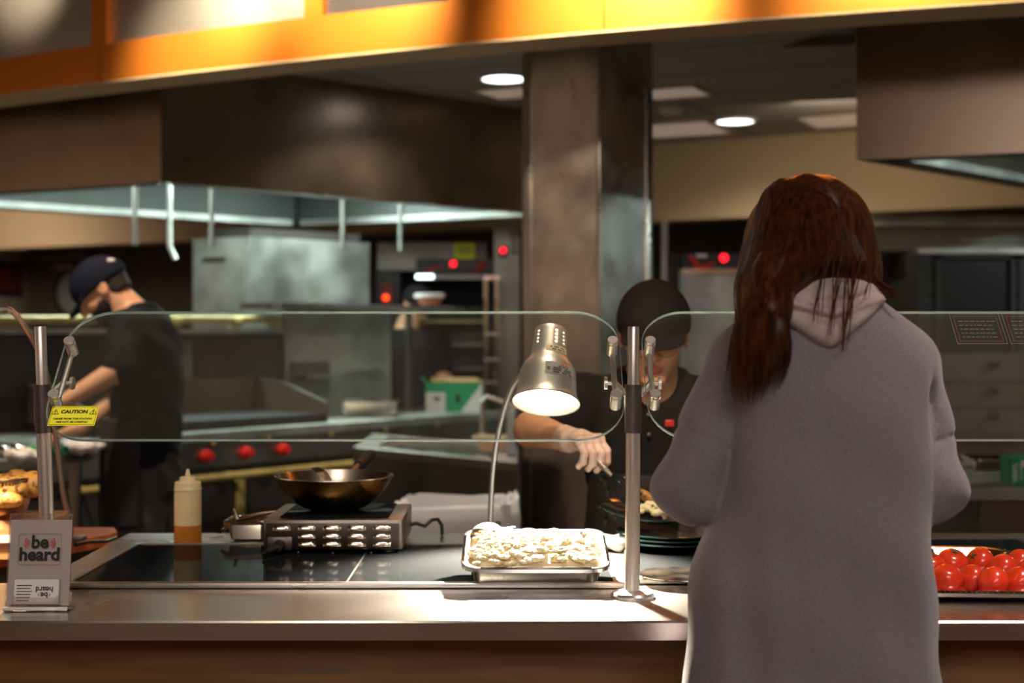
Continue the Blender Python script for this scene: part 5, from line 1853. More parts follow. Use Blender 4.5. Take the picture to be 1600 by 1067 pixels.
# ------------------------------------------------------------------ tomatoes
TT = Matrix.Translation(V(0.725, 2.565, 0.926)) @ Matrix.Rotation(math.radians(2.0), 4, 'X') @ Matrix.Rotation(math.radians(-3), 4, 'Z')
tm = pan_mesh(MB(), TT, 0.42, 0.39, 0.016, 0.014, 0.012, r=0.05)
for (x, y) in rrect(0.42 + 0.02, 0.39 + 0.02, 0.06, 14):
    pass
rr = rrect(0.44, 0.41, 0.06, 6)
for i in range(len(rr)):
    a, b = V(*rr[i], 0.002), V(*rr[(i + 1) % len(rr)], 0.002)
    nb_ = max(1, int((b - a).length / 0.0085))
    for k in range(nb_):
        tm.ball(TT @ a.lerp(b, k / nb_), 0.0025, n=6, k=4)
tag(tm.build('tomato_tray', M['steel_shiny']), 'large steel tray of tomatoes on the right of the worktop', 'tray')
toms = [(1488, 884, 2.56, 0.0285, 1, 'tomato with its green stem scar facing up in the rear row'), (1531, 881, 2.58, 0.0265, 1, 'tall tomato with stem scar turned left at the rear of the tray'),
        (1480, 912, 2.44, 0.0265, 0, 'bright tomato in the front row nearest the woman'), (1519, 914, 2.45, 0.024, 0, 'tomato in the front row half hidden by a darker one'),
        (1552, 914, 2.41, 0.0265, 0, 'dark orange tomato in the middle of the front row'), (1567, 898, 2.53, 0.0255, 0, 'pinkish tomato behind the front row at right'),
        (1592, 920, 2.42, 0.0255, 0, 'tomato at the right edge of the front row'), (1593, 892, 2.60, 0.023, 0, 'small tomato far right in the rear row'),
        (1456, 888, 2.55, 0.025, 0, 'tomato mostly hidden beside the sleeve of the woman'), (1611, 902, 2.48, 0.026, 0, 'tomato cut off by the right edge of the photo'),
        (1440, 915, 2.45, 0.026, 0, 'tomato tucked behind the hoodie of the woman')]
zf = 0.911
for (px, y, D, r, stem, lab) in toms:
    c = P(px, y, D)
    c.z = max(c.z, zf + r * 0.9 + (D - 2.575) * 0.035)
    e = empty('tomato', c, lab, 'tomato', 'tomatoes in the steel tray')
    ax = V(0.1, -0.45, 1).normalized() if px < 1510 else V(-0.75, -0.4, 0.55).normalized()
    prof = []
    for k in range(15):
        a = -math.pi / 2 + math.pi * k / 14
        dip = 0.16 * max(0, (k - 10) / 4) ** 2
        prof.append((r * math.cos(a), r * 0.90 * math.sin(a) - r * dip))
    mb = MB().lathe(prof, c, ax, 26)
    mb.build('flesh', M['tomato'], e, angle=80)
    if stem:
        mb = MB()
        top = c + ax * (r * 0.74)
        u, v_ = orth(ax)
        mb.lathe([(0.004, 0), (0.003, 0.003), (0.0, 0.0032)], top, ax, 8)
        for k in range(5):
            a = 2 * math.pi * k / 5
            dd = u * math.cos(a) + v_ * math.sin(a)
            mb.tube([top + ax * 0.001, top + dd * 0.0055 + ax * 0.0015, top + dd * 0.009 + ax * 0.002], [0.0016, 0.0014, 0.0004], 5)
        mb.build('stem', M['stemgreen'], e)
e = empty('serving_tongs', P(1456, 885, 2.4), 'black and steel serving tongs beside the tomatoes', 'tongs')
MB().tube([P(1440, 884, 2.47) + V(0, 0, 0.022), P(1458, 886, 2.45) + V(0, 0, 0.02)], [0.005, 0.007], 8).build('arm', M['steel_shiny'], e)
MB().tube([P(1438, 874, 2.47) + V(0, 0, 0.02), P(1456, 880, 2.45) + V(0, 0, 0.02)], [0.005, 0.006], 8).build('grip', M['black'], e)

# ------------------------------------------------------------------ people


def smooth_tab(zs, arr):
    zz = np.linspace(zs[0], zs[-1], 240)
    v = np.interp(zz, zs, arr)
    k = 15
    vp = np.pad(v, k, mode='edge')
    ker = np.hanning(2 * k + 1)
    return zz, np.convolve(vp, ker / ker.sum(), 'valid')


def column(zs, cx, cy, a, b, pw=2.4):
    tabs = [smooth_tab(zs, t) for t in (cx, cy, a, b)]

    def f(p):
        return s_col(p, tabs[0][0], *[t[1] for t in tabs], pw=pw)
    return f


def ring_groove(p, a, b, t0, depth, width, ra):
    """seam line round a limb at fraction t0 along a-b"""
    a = np.array(a, float)
    ab = np.array(b, float) - a
    t = ((p - a) @ ab) / (ab @ ab)
    s = (t - t0) * np.linalg.norm(ab)
    rad = np.linalg.norm(p - a - t[:, None] * ab, axis=1)
    return np.where(rad < ra, depth * np.exp(-(s / width) ** 2), 0)


def cap_part(parent, c, R, m, s=1.0, brim_drop=0.0, name='cap', h=0.0035, back=0.0):
    def f(p):
        q = to_local(p, c, R, s)
        zc = 0.010 - 0.035 * q[:, 1]
        dome = s_ell(q, (0, -0.005, 0.032), (0.091, 0.117, 0.103))
        dome = smax(dome, -(q[:, 2] - zc), 0.006)
        dome = dome + 0.0008 * np.exp(-(q[:, 0] / 0.003) ** 2) + 0.0006 * wob(q, 60, 40, 50, 1)
        y = q[:, 1]
        zb = 0.016 - 1.5 * q[:, 0] ** 2 - (y - 0.085) * (0.22 + brim_drop)
        e = np.sqrt((q[:, 0] / 0.078) ** 2 + ((y - 0.075) / 0.088) ** 2)
        br = np.maximum((e - 1) * 0.07, np.abs(q[:, 2] - zb) - 0.0035)
        br = np.maximum(br, -(y - 0.02)) * 0.8
        d = smin(dome, br, 0.006)
        return d * s
    r = 0.21 * s
    c = Vector(c)
    return sdf_obj(name, f, c - V(r, r, r), c + V(r, r, r), h, m, parent)


def short_hair(parent, c, R, m, s=1.0, nape=-0.055, name='hair', beard=False):
    def f(p):
        q = to_local(p, c, R, s)
        d = s_ell(q, (0, -0.014, 0.030), (0.0785, 0.098, 0.091))
        d = smin(d, s_ell(q, (0, -0.045, -0.03), (0.062, 0.055, 0.05)), 0.02)
        d = smax(d, -(q[:, 2] - (nape + np.maximum(0, q[:, 1] + 0.02) * 1.1)), 0.006)
        d = smax(d, q[:, 1] - 0.062, 0.01)
        ax = q.copy()
        ax[:, 0] = np.abs(ax[:, 0])
        d = smax(d, -s_ell(ax, (0.082, -0.006, -0.006), (0.02, 0.024, 0.036)), 0.004)
        return (d + 0.0008 * wob(q, 300, 200, 250)) * s
    c = Vector(c)
    r = 0.16 * s
    o = sdf_obj(name, f, c - V(r, r, r), c + V(r, r, r), 0.0035, m, parent)
    if beard:
        def g(p):
            q = to_local(p, c, R, s)
            d = s_ell(q, (0, 0.024, -0.037), (0.0645, 0.0725, 0.0805))
            d = smin(d, s_ell(q, (0, 0.066, -0.098), (0.029, 0.025, 0.021)), 0.03)
            d = smax(d, q[:, 2] + 0.035 - 0.5 * np.maximum(0, 0.05 - q[:, 1]), 0.008)
            d = smax(d, -(q[:, 1] + 0.005), 0.008)
            d = smax(d, -s_ell(q, (0, 0.105, -0.058), (0.026, 0.03, 0.014)), 0.006)
            return (d + 0.0008 * wob(q, 300, 200, 250)) * s
        sdf_obj('beard', g, c - V(r, r, r), c + V(r, r, r), 0.0035, m, parent)
    return o


def fist(wrist, knuckle, side, dirs, lens, rr=0.0092, thumb=None, spread=0.0175):
    """palm, four separate bent fingers and a thumb; dirs are the three phalanx directions"""
    wrist, knuckle = Vector(wrist), Vector(knuckle)
    side = Vector(side).normalized()
    D3 = [Vector(d).normalized() for d in dirs]
    segs = []
    rel = (0.80, 0.95, 1.0, 0.92)
    for i in range(4):
        k = knuckle + side * (i - 1.5) * spread - (knuckle - wrist).normalized() * (0.004 * abs(i - 2))
        pts = [wrist.lerp(k, 0.55), k]
        for j in range(3):
            dd = (D3[j] + side * 0.06 * (i - 1.5)).normalized()
            pts.append(pts[-1] + dd * lens[j] * rel[i] * (1 + 0.04 * math.sin(i * 3 + j)))
        segs.append((pts, [rr * 1.05, rr * 1.08, rr * 1.0, rr * 0.92, rr * 0.80]))

    def f(p):
        d = s_cap(p, wrist, wrist.lerp(knuckle, 0.5), 0.024, 0.025)
        for i in range(4):
            k = segs[i][0][1]
            d = smin(d, s_cap(p, wrist.lerp(k, 0.25), k, 0.015, 0.0115), 0.012)
        out = None
        for pts, rs in segs:
            e = s_chain(p, pts, rs, 0.004)
            out = e if out is None else smin(out, e, 0.0012)
        d = smin(d, out, 0.006)
        if thumb:
            d = smin(d, s_chain(p, thumb, [0.014, 0.0115, 0.0105, 0.0085], 0.006), 0.006)
        return d
    return f


# ================= the woman in the grey hoodie (back view)
wm = empty('person', (0.44, 2.03, 0), 'person in a grey hoodie with long auburn hair, seen from behind at the counter', 'person')
HC = (0.432, 2.075, 1.450)
HR_ = frame_of((-0.22, 1, -0.22), (0, 0, 1))
wtor = column([0.80, 0.95, 1.10, 1.28, 1.36, 1.40], [0.44] * 6, [2.04] * 6, [0.15, 0.125, 0.125, 0.145, 0.12, 0.06], [0.10, 0.09, 0.09, 0.09, 0.07, 0.05])
SL, EL, WL = (0.333, 2.05, 1.290), (0.257, 2.045, 1.128), (0.305, 2.205, 1.095)
SR, ER, WR = (0.558, 2.05, 1.292), (0.598, 2.045, 1.126), (0.562, 2.21, 1.095)


def woman_body(p):
    d = s_head(p, HC, HR_)
    d = smin(d, wtor(p), 0.03)
    d = smin(d, s_cap(p, (0.44, 2.06, 1.34), (0.436, 2.06, 1.40), 0.055, 0.05), 0.03)
    for S_, E_, W_, sg in ((SL, EL, WL, 1), (SR, ER, WR, -1)):
        d = smin(d, s_chain(p, [S_, E_, W_], [0.04, 0.034, 0.024], 0.02), 0.02)
        h = np.array(W_) + np.array((-0.02 * sg * 0, 0.03, -0.004))
        d = smin(d, s_cap(p, W_, h, 0.024, 0.026), 0.012)
        for i in range(4):
            a = h + np.array(((i - 1.5) * 0.016, 0.012, 0))
            d = smin(d, s_chain(p, [a, a + np.array((0, 0.028, -0.012)), a + np.array((0, 0.03, -0.036))], [0.0095, 0.009, 0.008], 0.004), 0.004)
        d = smin(d, s_chain(p, [h + np.array((sg * 0.02, -0.01, 0)), h + np.array((sg * 0.036, 0.014, -0.004)), h + np.array((sg * 0.034, 0.036, -0.012))], [0.012, 0.010, 0.009], 0.004), 0.006)
    for sx in (-1, 1):
        d = smin(d, s_chain(p, [(0.44 + sx * 0.075, 2.04, 0.82), (0.44 + sx * 0.075, 2.05, 0.45), (0.44 + sx * 0.075, 2.02, 0.09)], [0.085, 0.052, 0.036], 0.03), 0.03)
        d = smin(d, s_cap(p, (0.44 + sx * 0.075, 2.00, 0.05), (0.44 + sx * 0.085, 2.14, 0.035), 0.04, 0.03), 0.02)
    return d


sdf_obj('body', woman_body, (0.18, 1.85, 0.0), (0.70, 2.32, 1.62), 0.006, [M['skin_pale'], M['lip'], M['eye'], M['iris']], wm, head_mats(HC, HR_))


def woman_legs(p):
    d = None
    for sx in (-1, 1):
        e = s_chain(p, [(0.44 + sx * 0.075, 2.04, 0.82), (0.44 + sx * 0.075, 2.05, 0.45), (0.44 + sx * 0.075, 2.02, 0.11)], [0.092, 0.058, 0.042], 0.03)
        d = e if d is None else smin(d, e, 0.02)
    return d


sdf_obj('leggings', woman_legs, (0.2, 1.9, 0.05), (0.68, 2.2, 0.93), 0.009, M['legging'], wm)


def woman_shoes(p):
    d = None
    for sx in (-1, 1):
        e = smin(s_cap(p, (0.44 + sx * 0.075, 2.00, 0.055), (0.44 + sx * 0.085, 2.15, 0.043), 0.048, 0.040), s_cap(p, (0.44 + sx * 0.075, 2.01, 0.06), (0.44 + sx * 0.075, 2.02, 0.11), 0.046, 0.046), 0.02)
        e = smax(e, -(p[:, 2] - 0.002), 0.004)
        d = e if d is None else np.minimum(d, e)
    return d


sdf_obj('shoes', woman_shoes, (0.2, 1.9, -0.02), (0.68, 2.25, 0.2), 0.007, M['white'], wm)

hz = [0.60, 0.76, 0.846, 0.926, 1.0, 1.064, 1.156, 1.26, 1.32, 1.365, 1.395, 1.42]
hx = [0.440, 0.440, 0.4395, 0.4335, 0.433, 0.4415, 0.4475, 0.452, 0.450, 0.447, 0.444, 0.440]
ha = [0.190, 0.188, 0.1835, 0.180, 0.174, 0.160, 0.151, 0.148, 0.148, 0.128, 0.092, 0.058]
hb = [0.135, 0.135, 0.133, 0.131, 0.130, 0.127, 0.124, 0.121, 0.112, 0.098, 0.080, 0.060]
htor = column(hz, hx, [2.045, 2.045, 2.045, 2.045, 2.044, 2.042, 2.04, 2.04, 2.045, 2.05, 2.055, 2.06], ha, hb, 2.3)


def hoodie(p):
    d = htor(p)
    z = p[:, 2]
    # soft vertical folds hanging from the shoulder blades
    env = np.clip((1.30 - z) / 0.35, 0, 1)
    d = d + env * (0.0042 * np.sin(p[:, 0] * 46 + 2.2 * np.sin(z * 5.0) + 1.0) + 0.0022 * np.sin(p[:, 0] * 95 + z * 9))
    d = d + 0.0018 * wob(p, 24, 11, 38, 0.6)
    arms = None
    for S_, E_, W_, sg in ((SL, EL, WL, -1), (SR, ER, WR, 1)):
        up = np.linalg.norm(p - np.array(E_), axis=1)
        e = s_chain(p, [S_, E_], [0.059, 0.053], 0.02)
        e = smin(e, s_chain(p, [E_, W_], [0.047, 0.040], 0.02), 0.022)
        e = e + 0.0035 * wob(p, 20 * sg, 26, 62, 1.3 * sg) * np.clip(1.25 - up * 5, 0.15, 1)
        e = e + ring_groove(p, S_, E_, 0.60, 0.005, 0.003, 0.085)
        arms = e if arms is None else np.minimum(arms, e)
    d = smin(d, arms, 0.005 + 0.03 * np.clip((z - 1.26) / 0.08, 0, 1))
    # creases beside the arms, side seam pocket on the left
    d = d + 0.016 * np.exp(-((p[:, 0] - 0.590) / 0.006) ** 2 - ((z - 1.250) / 0.028) ** 2)
    d = d + 0.006 * np.exp(-((p[:, 0] - 0.304) / 0.006) ** 2 - ((z - 1.19) / 0.05) ** 2)
    d = d + 0.004 * np.exp(-((p[:, 0] - (0.266 + 0.35 * (z - 0.965) ** 2 * 10)) / 0.005) ** 2 - ((z - 0.968) / 0.035) ** 2)
    # yoke seam running from the hood to the right shoulder
    sx = z - (1.402 - (p[:, 0] - 0.53) * -0.22)
    d = d + 0.0025 * np.exp(-(sx / 0.003) ** 2) * ((p[:, 0] > 0.50) & (p[:, 0] < 0.565))
    return d


sdf_obj('hoodie', hoodie, (0.165, 1.87, 0.56), (0.70, 2.27, 1.46), 0.0048, M['hoodie'], wm)


HPX = 1.93 / FPX
HOODPOLY = np.array([((x - 800) * HPX, EYE - (y - 520) * HPX) for x, y in
                     ((1192, 474), (1206, 450), (1250, 432), (1300, 422), (1345, 424), (1376, 440), (1404, 466), (1380, 490), (1345, 514), (1312, 540), (1298, 546), (1280, 538), (1248, 514), (1212, 494))])


def poly_sd(x, z, P_):
    d = np.full(len(x), 1e9)
    inside = np.zeros(len(x), bool)
    for i in range(len(P_)):
        a, b = P_[i], P_[(i + 1) % len(P_)]
        e0, e1 = b - a
        t = np.clip(((x - a[0]) * e0 + (z - a[1]) * e1) / (e0 * e0 + e1 * e1), 0, 1)
        d = np.minimum(d, np.hypot(x - a[0] - t * e0, z - a[1] - t * e1))
        c = (a[1] > z) != (b[1] > z)
        xi = a[0] + (z - a[1]) / (e1 if abs(e1) > 1e-9 else 1e-9) * e0
        inside ^= c & (x < xi)
    return np.where(inside, -d, d)


def hood_part(p):
    x, z = p[:, 0], p[:, 2]
    d2 = poly_sd(x, z, HOODPOLY)
    yc = 1.946 + np.clip(z - 1.345, 0, 1) * 0.50 + 3.2 * (x - 0.437) ** 2
    th = 0.011 + 0.020 * np.sqrt(np.clip(-d2, 0, 0.03) / 0.03)
    # folds: a rolled hem above the point, a deep crease, a soft fold under the hair
    s1 = z - (1.366 + 0.30 * np.abs(x - 0.437) + 0.03 * (x - 0.437))
    s2 = z - (1.392 + 2.4 * (x - 0.452) ** 2 + 0.10 * (x - 0.44))
    s3 = (x - 0.487) - 0.9 * (z - 1.405)
    th = th - 0.014 * np.exp(-(s1 / 0.0055) ** 2) * np.exp(-((x - 0.425) / 0.05) ** 2)
    th = th + 0.005 * np.exp(-((s1 - 0.012) / 0.008) ** 2)
    th = th - 0.011 * np.exp(-(s2 / 0.006) ** 2) * (1 / (1 + np.exp(-(x - 0.40) / 0.008)))
    th = th - 0.007 * np.exp(-(s3 / 0.006) ** 2) * (z > 1.38)
    d = smax(d2, (np.abs(p[:, 1] - yc) - th) * 0.8, 0.012)
    c = s_ell(p, (0.440, 2.045, 1.400), (0.090, 0.080, 0.034))
    c = smax(c, -s_cap(p, (0.437, 2.075, 1.34), (0.437, 2.085, 1.48), 0.056, 0.062), 0.012)
    return smin(d, c, 0.015) + 0.0008 * wob(p, 70, 40, 50, 0.4)


hd_ = sdf_obj('hood', hood_part, (0.31, 1.87, 1.31), (0.58, 2.16, 1.47), 0.003, M['hood_cloth'], wm)
hd_['label'] = 'pale lining of the hood lying open on the back'

# hair: one mesh, a soft base volume under several hundred locks
PXH = 1.985 / FPX
hy = np.array([268, 276, 290, 310, 340, 370, 400, 430, 455, 480, 510, 540, 570, 600, 632], float)
hL = np.array([1238, 1222, 1206, 1195, 1185, 1177, 1168, 1160, 1153, 1147, 1139, 1133, 1130, 1128, 1136], float)
hRt = np.array([1288, 1305, 1322, 1338, 1354, 1366, 1376, 1385, 1396, 1404, 1410, 1414, 1418, 1420, 1420], float)
hRl = np.array([1288, 1305, 1322, 1338, 1354, 1362, 1348, 1298, 1246, 1224, 1220, 1225, 1222, 1214, 1196], float)
hbk = np.array([0.0, 0.045, 0.072, 0.095, 0.112, 0.120, 0.125, 0.130, 0.140, 0.150, 0.156, 0.154, 0.150, 0.146, 0.142], float)


def zy(y):
    return EYE - (y - 520) * PXH


def hair_pt(u, y, wgt, lift):
    """u -1..1 across; wgt 0 = falls to the left bundle, 1 = falls straight into the hood"""
    L = np.interp(y, hy, hL)
    R = np.interp(y, hy, hRl) * (1 - wgt) + np.interp(y, hy, hRt) * wgt
    px = (L + R) / 2 + u * (R - L) / 2
    b = np.interp(y, hy, hbk)
    cv = math.sqrt(max(0.0, 1 - (u * 0.97) ** 2))
    k = min(1, max(0, (y - 440) / 60))
    dep = (b * cv) * (1 - k) + (b * (0.86 + 0.14 * cv)) * k
    if wgt > 0.5 and y > 425:
        dep -= (y - 415) * 0.0013
    return V((px - 800) * PXH, 2.072 - dep - lift, zy(y))


def hair_base(p):
    d = s_ell(p, (0.432, 2.070, 1.468), (0.095, 0.106, 0.109))
    d = smin(d, smax(s_head(p, HC, HR_) - 0.009, 1.40 - p[:, 2], 0.01), 0.012)
    d = smin(d, s_ell(p, (0.432, 2.062, 1.43), (0.096, 0.090, 0.075)), 0.03)
    d = smin(d, s_chain(p, [(0.368, 1.975, 1.43), (0.352, 1.940, 1.38), (0.340, 1.936, 1.33), (0.336, 1.938, 1.285)], [0.035, 0.022, 0.016, 0.008], 0.03), 0.04)
    fc = s_ell(p, (0.405, 2.19, 1.435), (0.062, 0.075, 0.10))
    d = smax(d, -fc, 0.01)
    nk = s_ell(p, (0.47, 1.99, 1.352), (0.11, 0.10, 0.05))
    return d + 0.001 * wob(p, 180, 60, 20)


vb, qb = surface_net(hair_base, (0.27, 1.86, 1.22), (0.58, 2.22, 1.62), 0.005)
mb = MB().add(vb.tolist(), qb.tolist())
random.seed(21)


def lock(u, wgt, y_end, lift, r, drift, n_=16, y0=None):
    y0 = y0 if y0 else random.uniform(268, 276)
    pts, rs = [], []
    ph = random.uniform(0, 6.28)
    for i in range(n_ + 1):
        t = i / n_
        y = y0 + (y_end - y0) * t
        uu = max(-1.12, min(1.12, u + drift * t * t + 0.012 * math.sin(ph + t * 7)))
        pts.append(hair_pt(uu, y, wgt, lift * min(1, t * 3) + 0.0006 * math.sin(ph * 2 + 9 * t)))
        rs.append(r * (0.6 + 0.4 * math.sin(math.pi * min(1, 0.15 + t * 0.9))) * (1.0 if t < 0.8 else max(0.12, (1 - t) / 0.2)))
    mb.tube(pts, rs, 4, 0, False)


for i in range(900):                                          # left bundle
    u = random.uniform(-1.0, 1.0)
    ye = random.uniform(560, 632) - 25 * max(0, u) - (20 if u < -0.9 else 0)
    lock(u, 0.0, ye, random.uniform(0.0, 0.010), random.uniform(0.0005, 0.0012), random.uniform(-0.10, 0.10))
for i in range(520):                                          # right part, tucked into the hood
    u = random.uniform(0.05, 1.0)
    lock(u, 1.0, random.uniform(418, 438) + (30 * (u - 0.85) / 0.15 if u > 0.85 else 0), random.uniform(0.0, 0.006), random.uniform(0.0005, 0.0012), random.uniform(-0.05, 0.05), 12)
for i in range(60):
    lock(random.uniform(0.85, 1.0), 1.0, random.uniform(462, 478), random.uniform(-0.03, 0.0), random.uniform(0.0006, 0.0012), random.uniform(0, 0.06), 12)
# loose wisps over the hood
for (xs, ye, n_) in ((1276, 524, 5), (1296, 548, 6), (1312, 500, 3), (1258, 505, 4), (1335, 470, 3)):
    for k in range(n_):
        dx = random.uniform(-7, 7)
        pts = []
        for i in range(10):
            t = i / 9
            y = 400 + (ye - 400 + random.uniform(-1, 1)) * t
            x = xs + 24 * (1 - t) + dx * (1 - 0.5 * t) + 3 * math.sin(t * 5 + k)
            dep = np.interp(y, [400, 430, 450, 480, 520, 550], [0.131, 0.140, 0.148, 0.156, 0.165, 0.170])
            pts.append(V((x - 800) * PXH, 2.072 - dep, zy(y)))
        mb.tube(pts, [0.0009] * 8 + [0.0006, 0.0003], 4, 0, False)
for k in range(14):                                           # flyaway ends on the right shoulder
    pts = []
    a = random.uniform(0, 1)
    for i in range(8):
        t = i / 7
        x = 1372 + 34 * t * (0.6 + 0.5 * a) + 3 * math.sin(5 * t + k)
        y = 425 + 20 * a + 40 * t - 12 * t * t
        pts.append(V((x - 800) * PXH, 2.00 - 0.03 * t, zy(y)))
    mb.tube(pts, [0.0008] * 6 + [0.0005, 0.0003], 4, 0, False)
hair_o = mb.build('hair', M['hair'], wm, angle=80)

# ================= the server in black behind the counter
sv = empty('person', (0.345, 3.58, 0), 'server in a black cap and glasses spooning food onto a plate', 'person')
SC = (0.343, 3.45, 1.345)
SRm = frame_of((-0.10, -0.96, -0.20), (0, -0.1, 1))
stor = column([0.80, 0.95, 1.08, 1.18, 1.225, 1.25], [0.345] * 6, [3.62, 3.61, 3.60, 3.58, 3.57, 3.56], [0.135, 0.125, 0.145, 0.150, 0.115, 0.06], [0.095, 0.09, 0.10, 0.085, 0.065, 0.05])
AS, AE, AWr, AK = (0.185, 3.55, 1.185), (0.050, 3.37, 1.121), (0.130, 3.145, 1.113), (0.172, 3.085, 1.117)
BS, BE, BW, BK = (0.505, 3.55, 1.185), (0.540, 3.37, 0.985), (0.445, 3.17, 0.965), (0.390, 3.11, 0.968)
hand_a = fist(AWr, AK, (0.80, 0.60, 0.05), [(0.42, -0.40, -0.82), (-0.05, 0.02, -1.0), (-0.55, 0.45, -0.70)], (0.034, 0.025, 0.018),
              thumb=[(0.150, 3.145, 1.108), (0.180, 3.140, 1.094), (0.191, 3.118, 1.078), (0.190, 3.098, 1.063)])
hand_b = fist(BW, BK, (0.3, 0.5, -0.55), [(-0.85, -0.30, -0.25), (-0.95, -0.1, 0.1), (-0.9, 0.0, 0.3)], (0.038, 0.026, 0.020),
              thumb=[(0.430, 3.15, 0.985), (0.400, 3.12, 0.998), (0.368, 3.09, 0.996), (0.345, 3.075, 0.992)])


def server_body(p):
    d = s_head(p, SC, SRm)
    d = smin(d, stor(p), 0.03)
    d = smin(d, s_cap(p, (0.345, 3.56, 1.20), (0.345, 3.50, 1.29), 0.055, 0.052), 0.03)
    d = smin(d, s_chain(p, [AS, AE], [0.05, 0.043], 0.02), 0.02)
    d = smin(d, s_chain(p, [AE, AWr], [0.0425, 0.0245], 0.02), 0.02)
    d = smin(d, s_chain(p, [BS, BE, BW], [0.05, 0.042, 0.0245], 0.02), 0.02)
    d = smin(d, hand_a(p) + 0.0015, 0.004)
    d = smin(d, hand_b(p) + 0.0015, 0.004)
    for sx in (-1, 1):
        d = smin(d, s_chain(p, [(0.345 + sx * 0.075, 3.62, 0.82), (0.345 + sx * 0.085, 3.62, 0.45), (0.345 + sx * 0.085, 3.64, 0.09)], [0.08, 0.05, 0.036], 0.03), 0.03)
        d = smin(d, s_cap(p, (0.345 + sx * 0.085, 3.64, 0.05), (0.345 + sx * 0.09, 3.50, 0.035), 0.038, 0.03), 0.02)
    return d


sdf_obj('body', server_body, (-0.02, 3.02, 0.0), (0.62, 3.74, 1.50), 0.0045, [M['skin'], M['lip'], M['eye'], M['iris']], sv, head_mats(SC, SRm))


def server_shirt(p):
    d = stor(p) - 0.016
    d = smin(d, s_chain(p, [AS, tuple(np.array(AS) + 0.80 * (np.array(AE) - np.array(AS)))], [0.066, 0.058], 0.02), 0.03)
    d = smin(d, s_chain(p, [BS, tuple(np.array(BS) + 0.75 * (np.array(BE) - np.array(BS)))], [0.066, 0.058], 0.02), 0.03)
    d = d + 0.003 * wob(p, 30, 40, 26, 0.5) + 0.002 * wob(p, -60, 30, 45, 1.5)
    # open collar
    col_ = np.maximum(np.abs(s_cap(p, (0.345, 3.56, 1.20), (0.345, 3.525, 1.29), 0.067, 0.064)) - 0.005, np.abs(p[:, 2] - 1.243 + 0.25 * (3.56 - p[:, 1])) - 0.022)
    d = smin(d, col_, 0.006)
    nv = s_ell(p, (0.342, 3.485, 1.235), (0.024, 0.05, 0.05))
    d = smax(d, -nv, 0.006)
    d = smax(d, -s_cap(p, (0.345, 3.555, 1.22), (0.345, 3.51, 1.30), 0.058, 0.056), 0.004)
    return d


sdf_obj('polo_shirt', server_shirt, (-0.03, 3.28, 0.70), (0.64, 3.76, 1.34), 0.005, M['shirt'], sv)


def server_trousers(p):
    d = s_col(p, np.array([0.70, 0.86]), np.array([0.345, 0.345]), np.array([3.62, 3.62]), np.array([0.155, 0.15]), np.array([0.11, 0.11]))
    for sx in (-1, 1):
        d = smin(d, s_chain(p, [(0.345 + sx * 0.075, 3.62, 0.78), (0.345 + sx * 0.085, 3.62, 0.45), (0.345 + sx * 0.085, 3.64, 0.10)], [0.088, 0.065, 0.055], 0.03), 0.02)
    return d


sdf_obj('trousers', server_trousers, (0.1, 3.45, 0.03), (0.6, 3.8, 0.9), 0.009, M['trouser'], sv)


def shoes_for(parent, feet):
    def f(p):
        d = None
        for (x, y, dx, dy) in feet:
            e = smin(s_cap(p, (x, y, 0.055), (x + dx, y + dy, 0.042), 0.048, 0.040), s_cap(p, (x, y, 0.06), (x, y, 0.11), 0.046, 0.046), 0.02)
            e = smax(e, -(p[:, 2] - 0.002), 0.004)
            d = e if d is None else np.minimum(d, e)
        return d
    xs_ = [q_[0] for q_ in feet] + [q_[0] + q_[2] for q_ in feet]
    ys_ = [q_[1] for q_ in feet] + [q_[1] + q_[3] for q_ in feet]
    return sdf_obj('shoes', f, (min(xs_) - 0.09, min(ys_) - 0.09, -0.02), (max(xs_) + 0.09, max(ys_) + 0.09, 0.2), 0.008, M['shoe'], parent)


shoes_for(sv, [(0.26, 3.64, -0.01, -0.14), (0.43, 3.64, 0.01, -0.14)])


def server_apron(p):
    d = s_col(p, np.array([0.50, 0.86, 1.0]), np.array([0.345] * 3), np.array([3.60] * 3), np.array([0.175, 0.162, 0.150]), np.array([0.135, 0.128, 0.125]))
    d = np.abs(d) - 0.003
    return np.maximum(d, p[:, 1] - 3.58)


sdf_obj('apron', server_apron, (0.14, 3.4, 0.45), (0.55, 3.72, 1.05), 0.006, M['apron'], sv)
short_hair(sv, SC, SRm, M['hair_dark'], nape=-0.06)
cap_part(sv, SC, SRm, M['cap_black'], brim_drop=0.02)
gl = sdf_obj('glove', lambda p: smax(smin(hand_a(p), s_cap(p, AWr, tuple(np.array(AWr) + 0.22 * (np.array(AE) - np.array(AWr))), 0.0275, 0.033), 0.01) + 0.0006 * wob(p, 260, 220, 300), -(np.array([(p - np.array(AWr)) @ ((np.array(AWr) - np.array(AE)) / np.linalg.norm(np.array(AWr) - np.array(AE)))])[0] + 0.035), 0.002),
             V(*AWr) - V(0.10, 0.13, 0.11), V(*AWr) + V(0.12, 0.12, 0.08), 0.0019, M['glove'], sv)
gl['label'] = 'clear vinyl glove gripping the spatula'
gl2 = sdf_obj('glove', lambda p: smin(hand_b(p), s_cap(p, BW, tuple(np.array(BW) + 0.15 * (np.array(BE) - np.array(BW))), 0.0265, 0.030), 0.01),
              V(*BW) - V(0.16, 0.15, 0.09), V(*BW) + V(0.08, 0.10, 0.09), 0.0024, M['glove'], sv)
gl2['label'] = 'clear vinyl glove holding the plate'


def loc(c, R, x, y, z):
    return Vector(np.array(c) + np.array([x, y, z]) @ R)


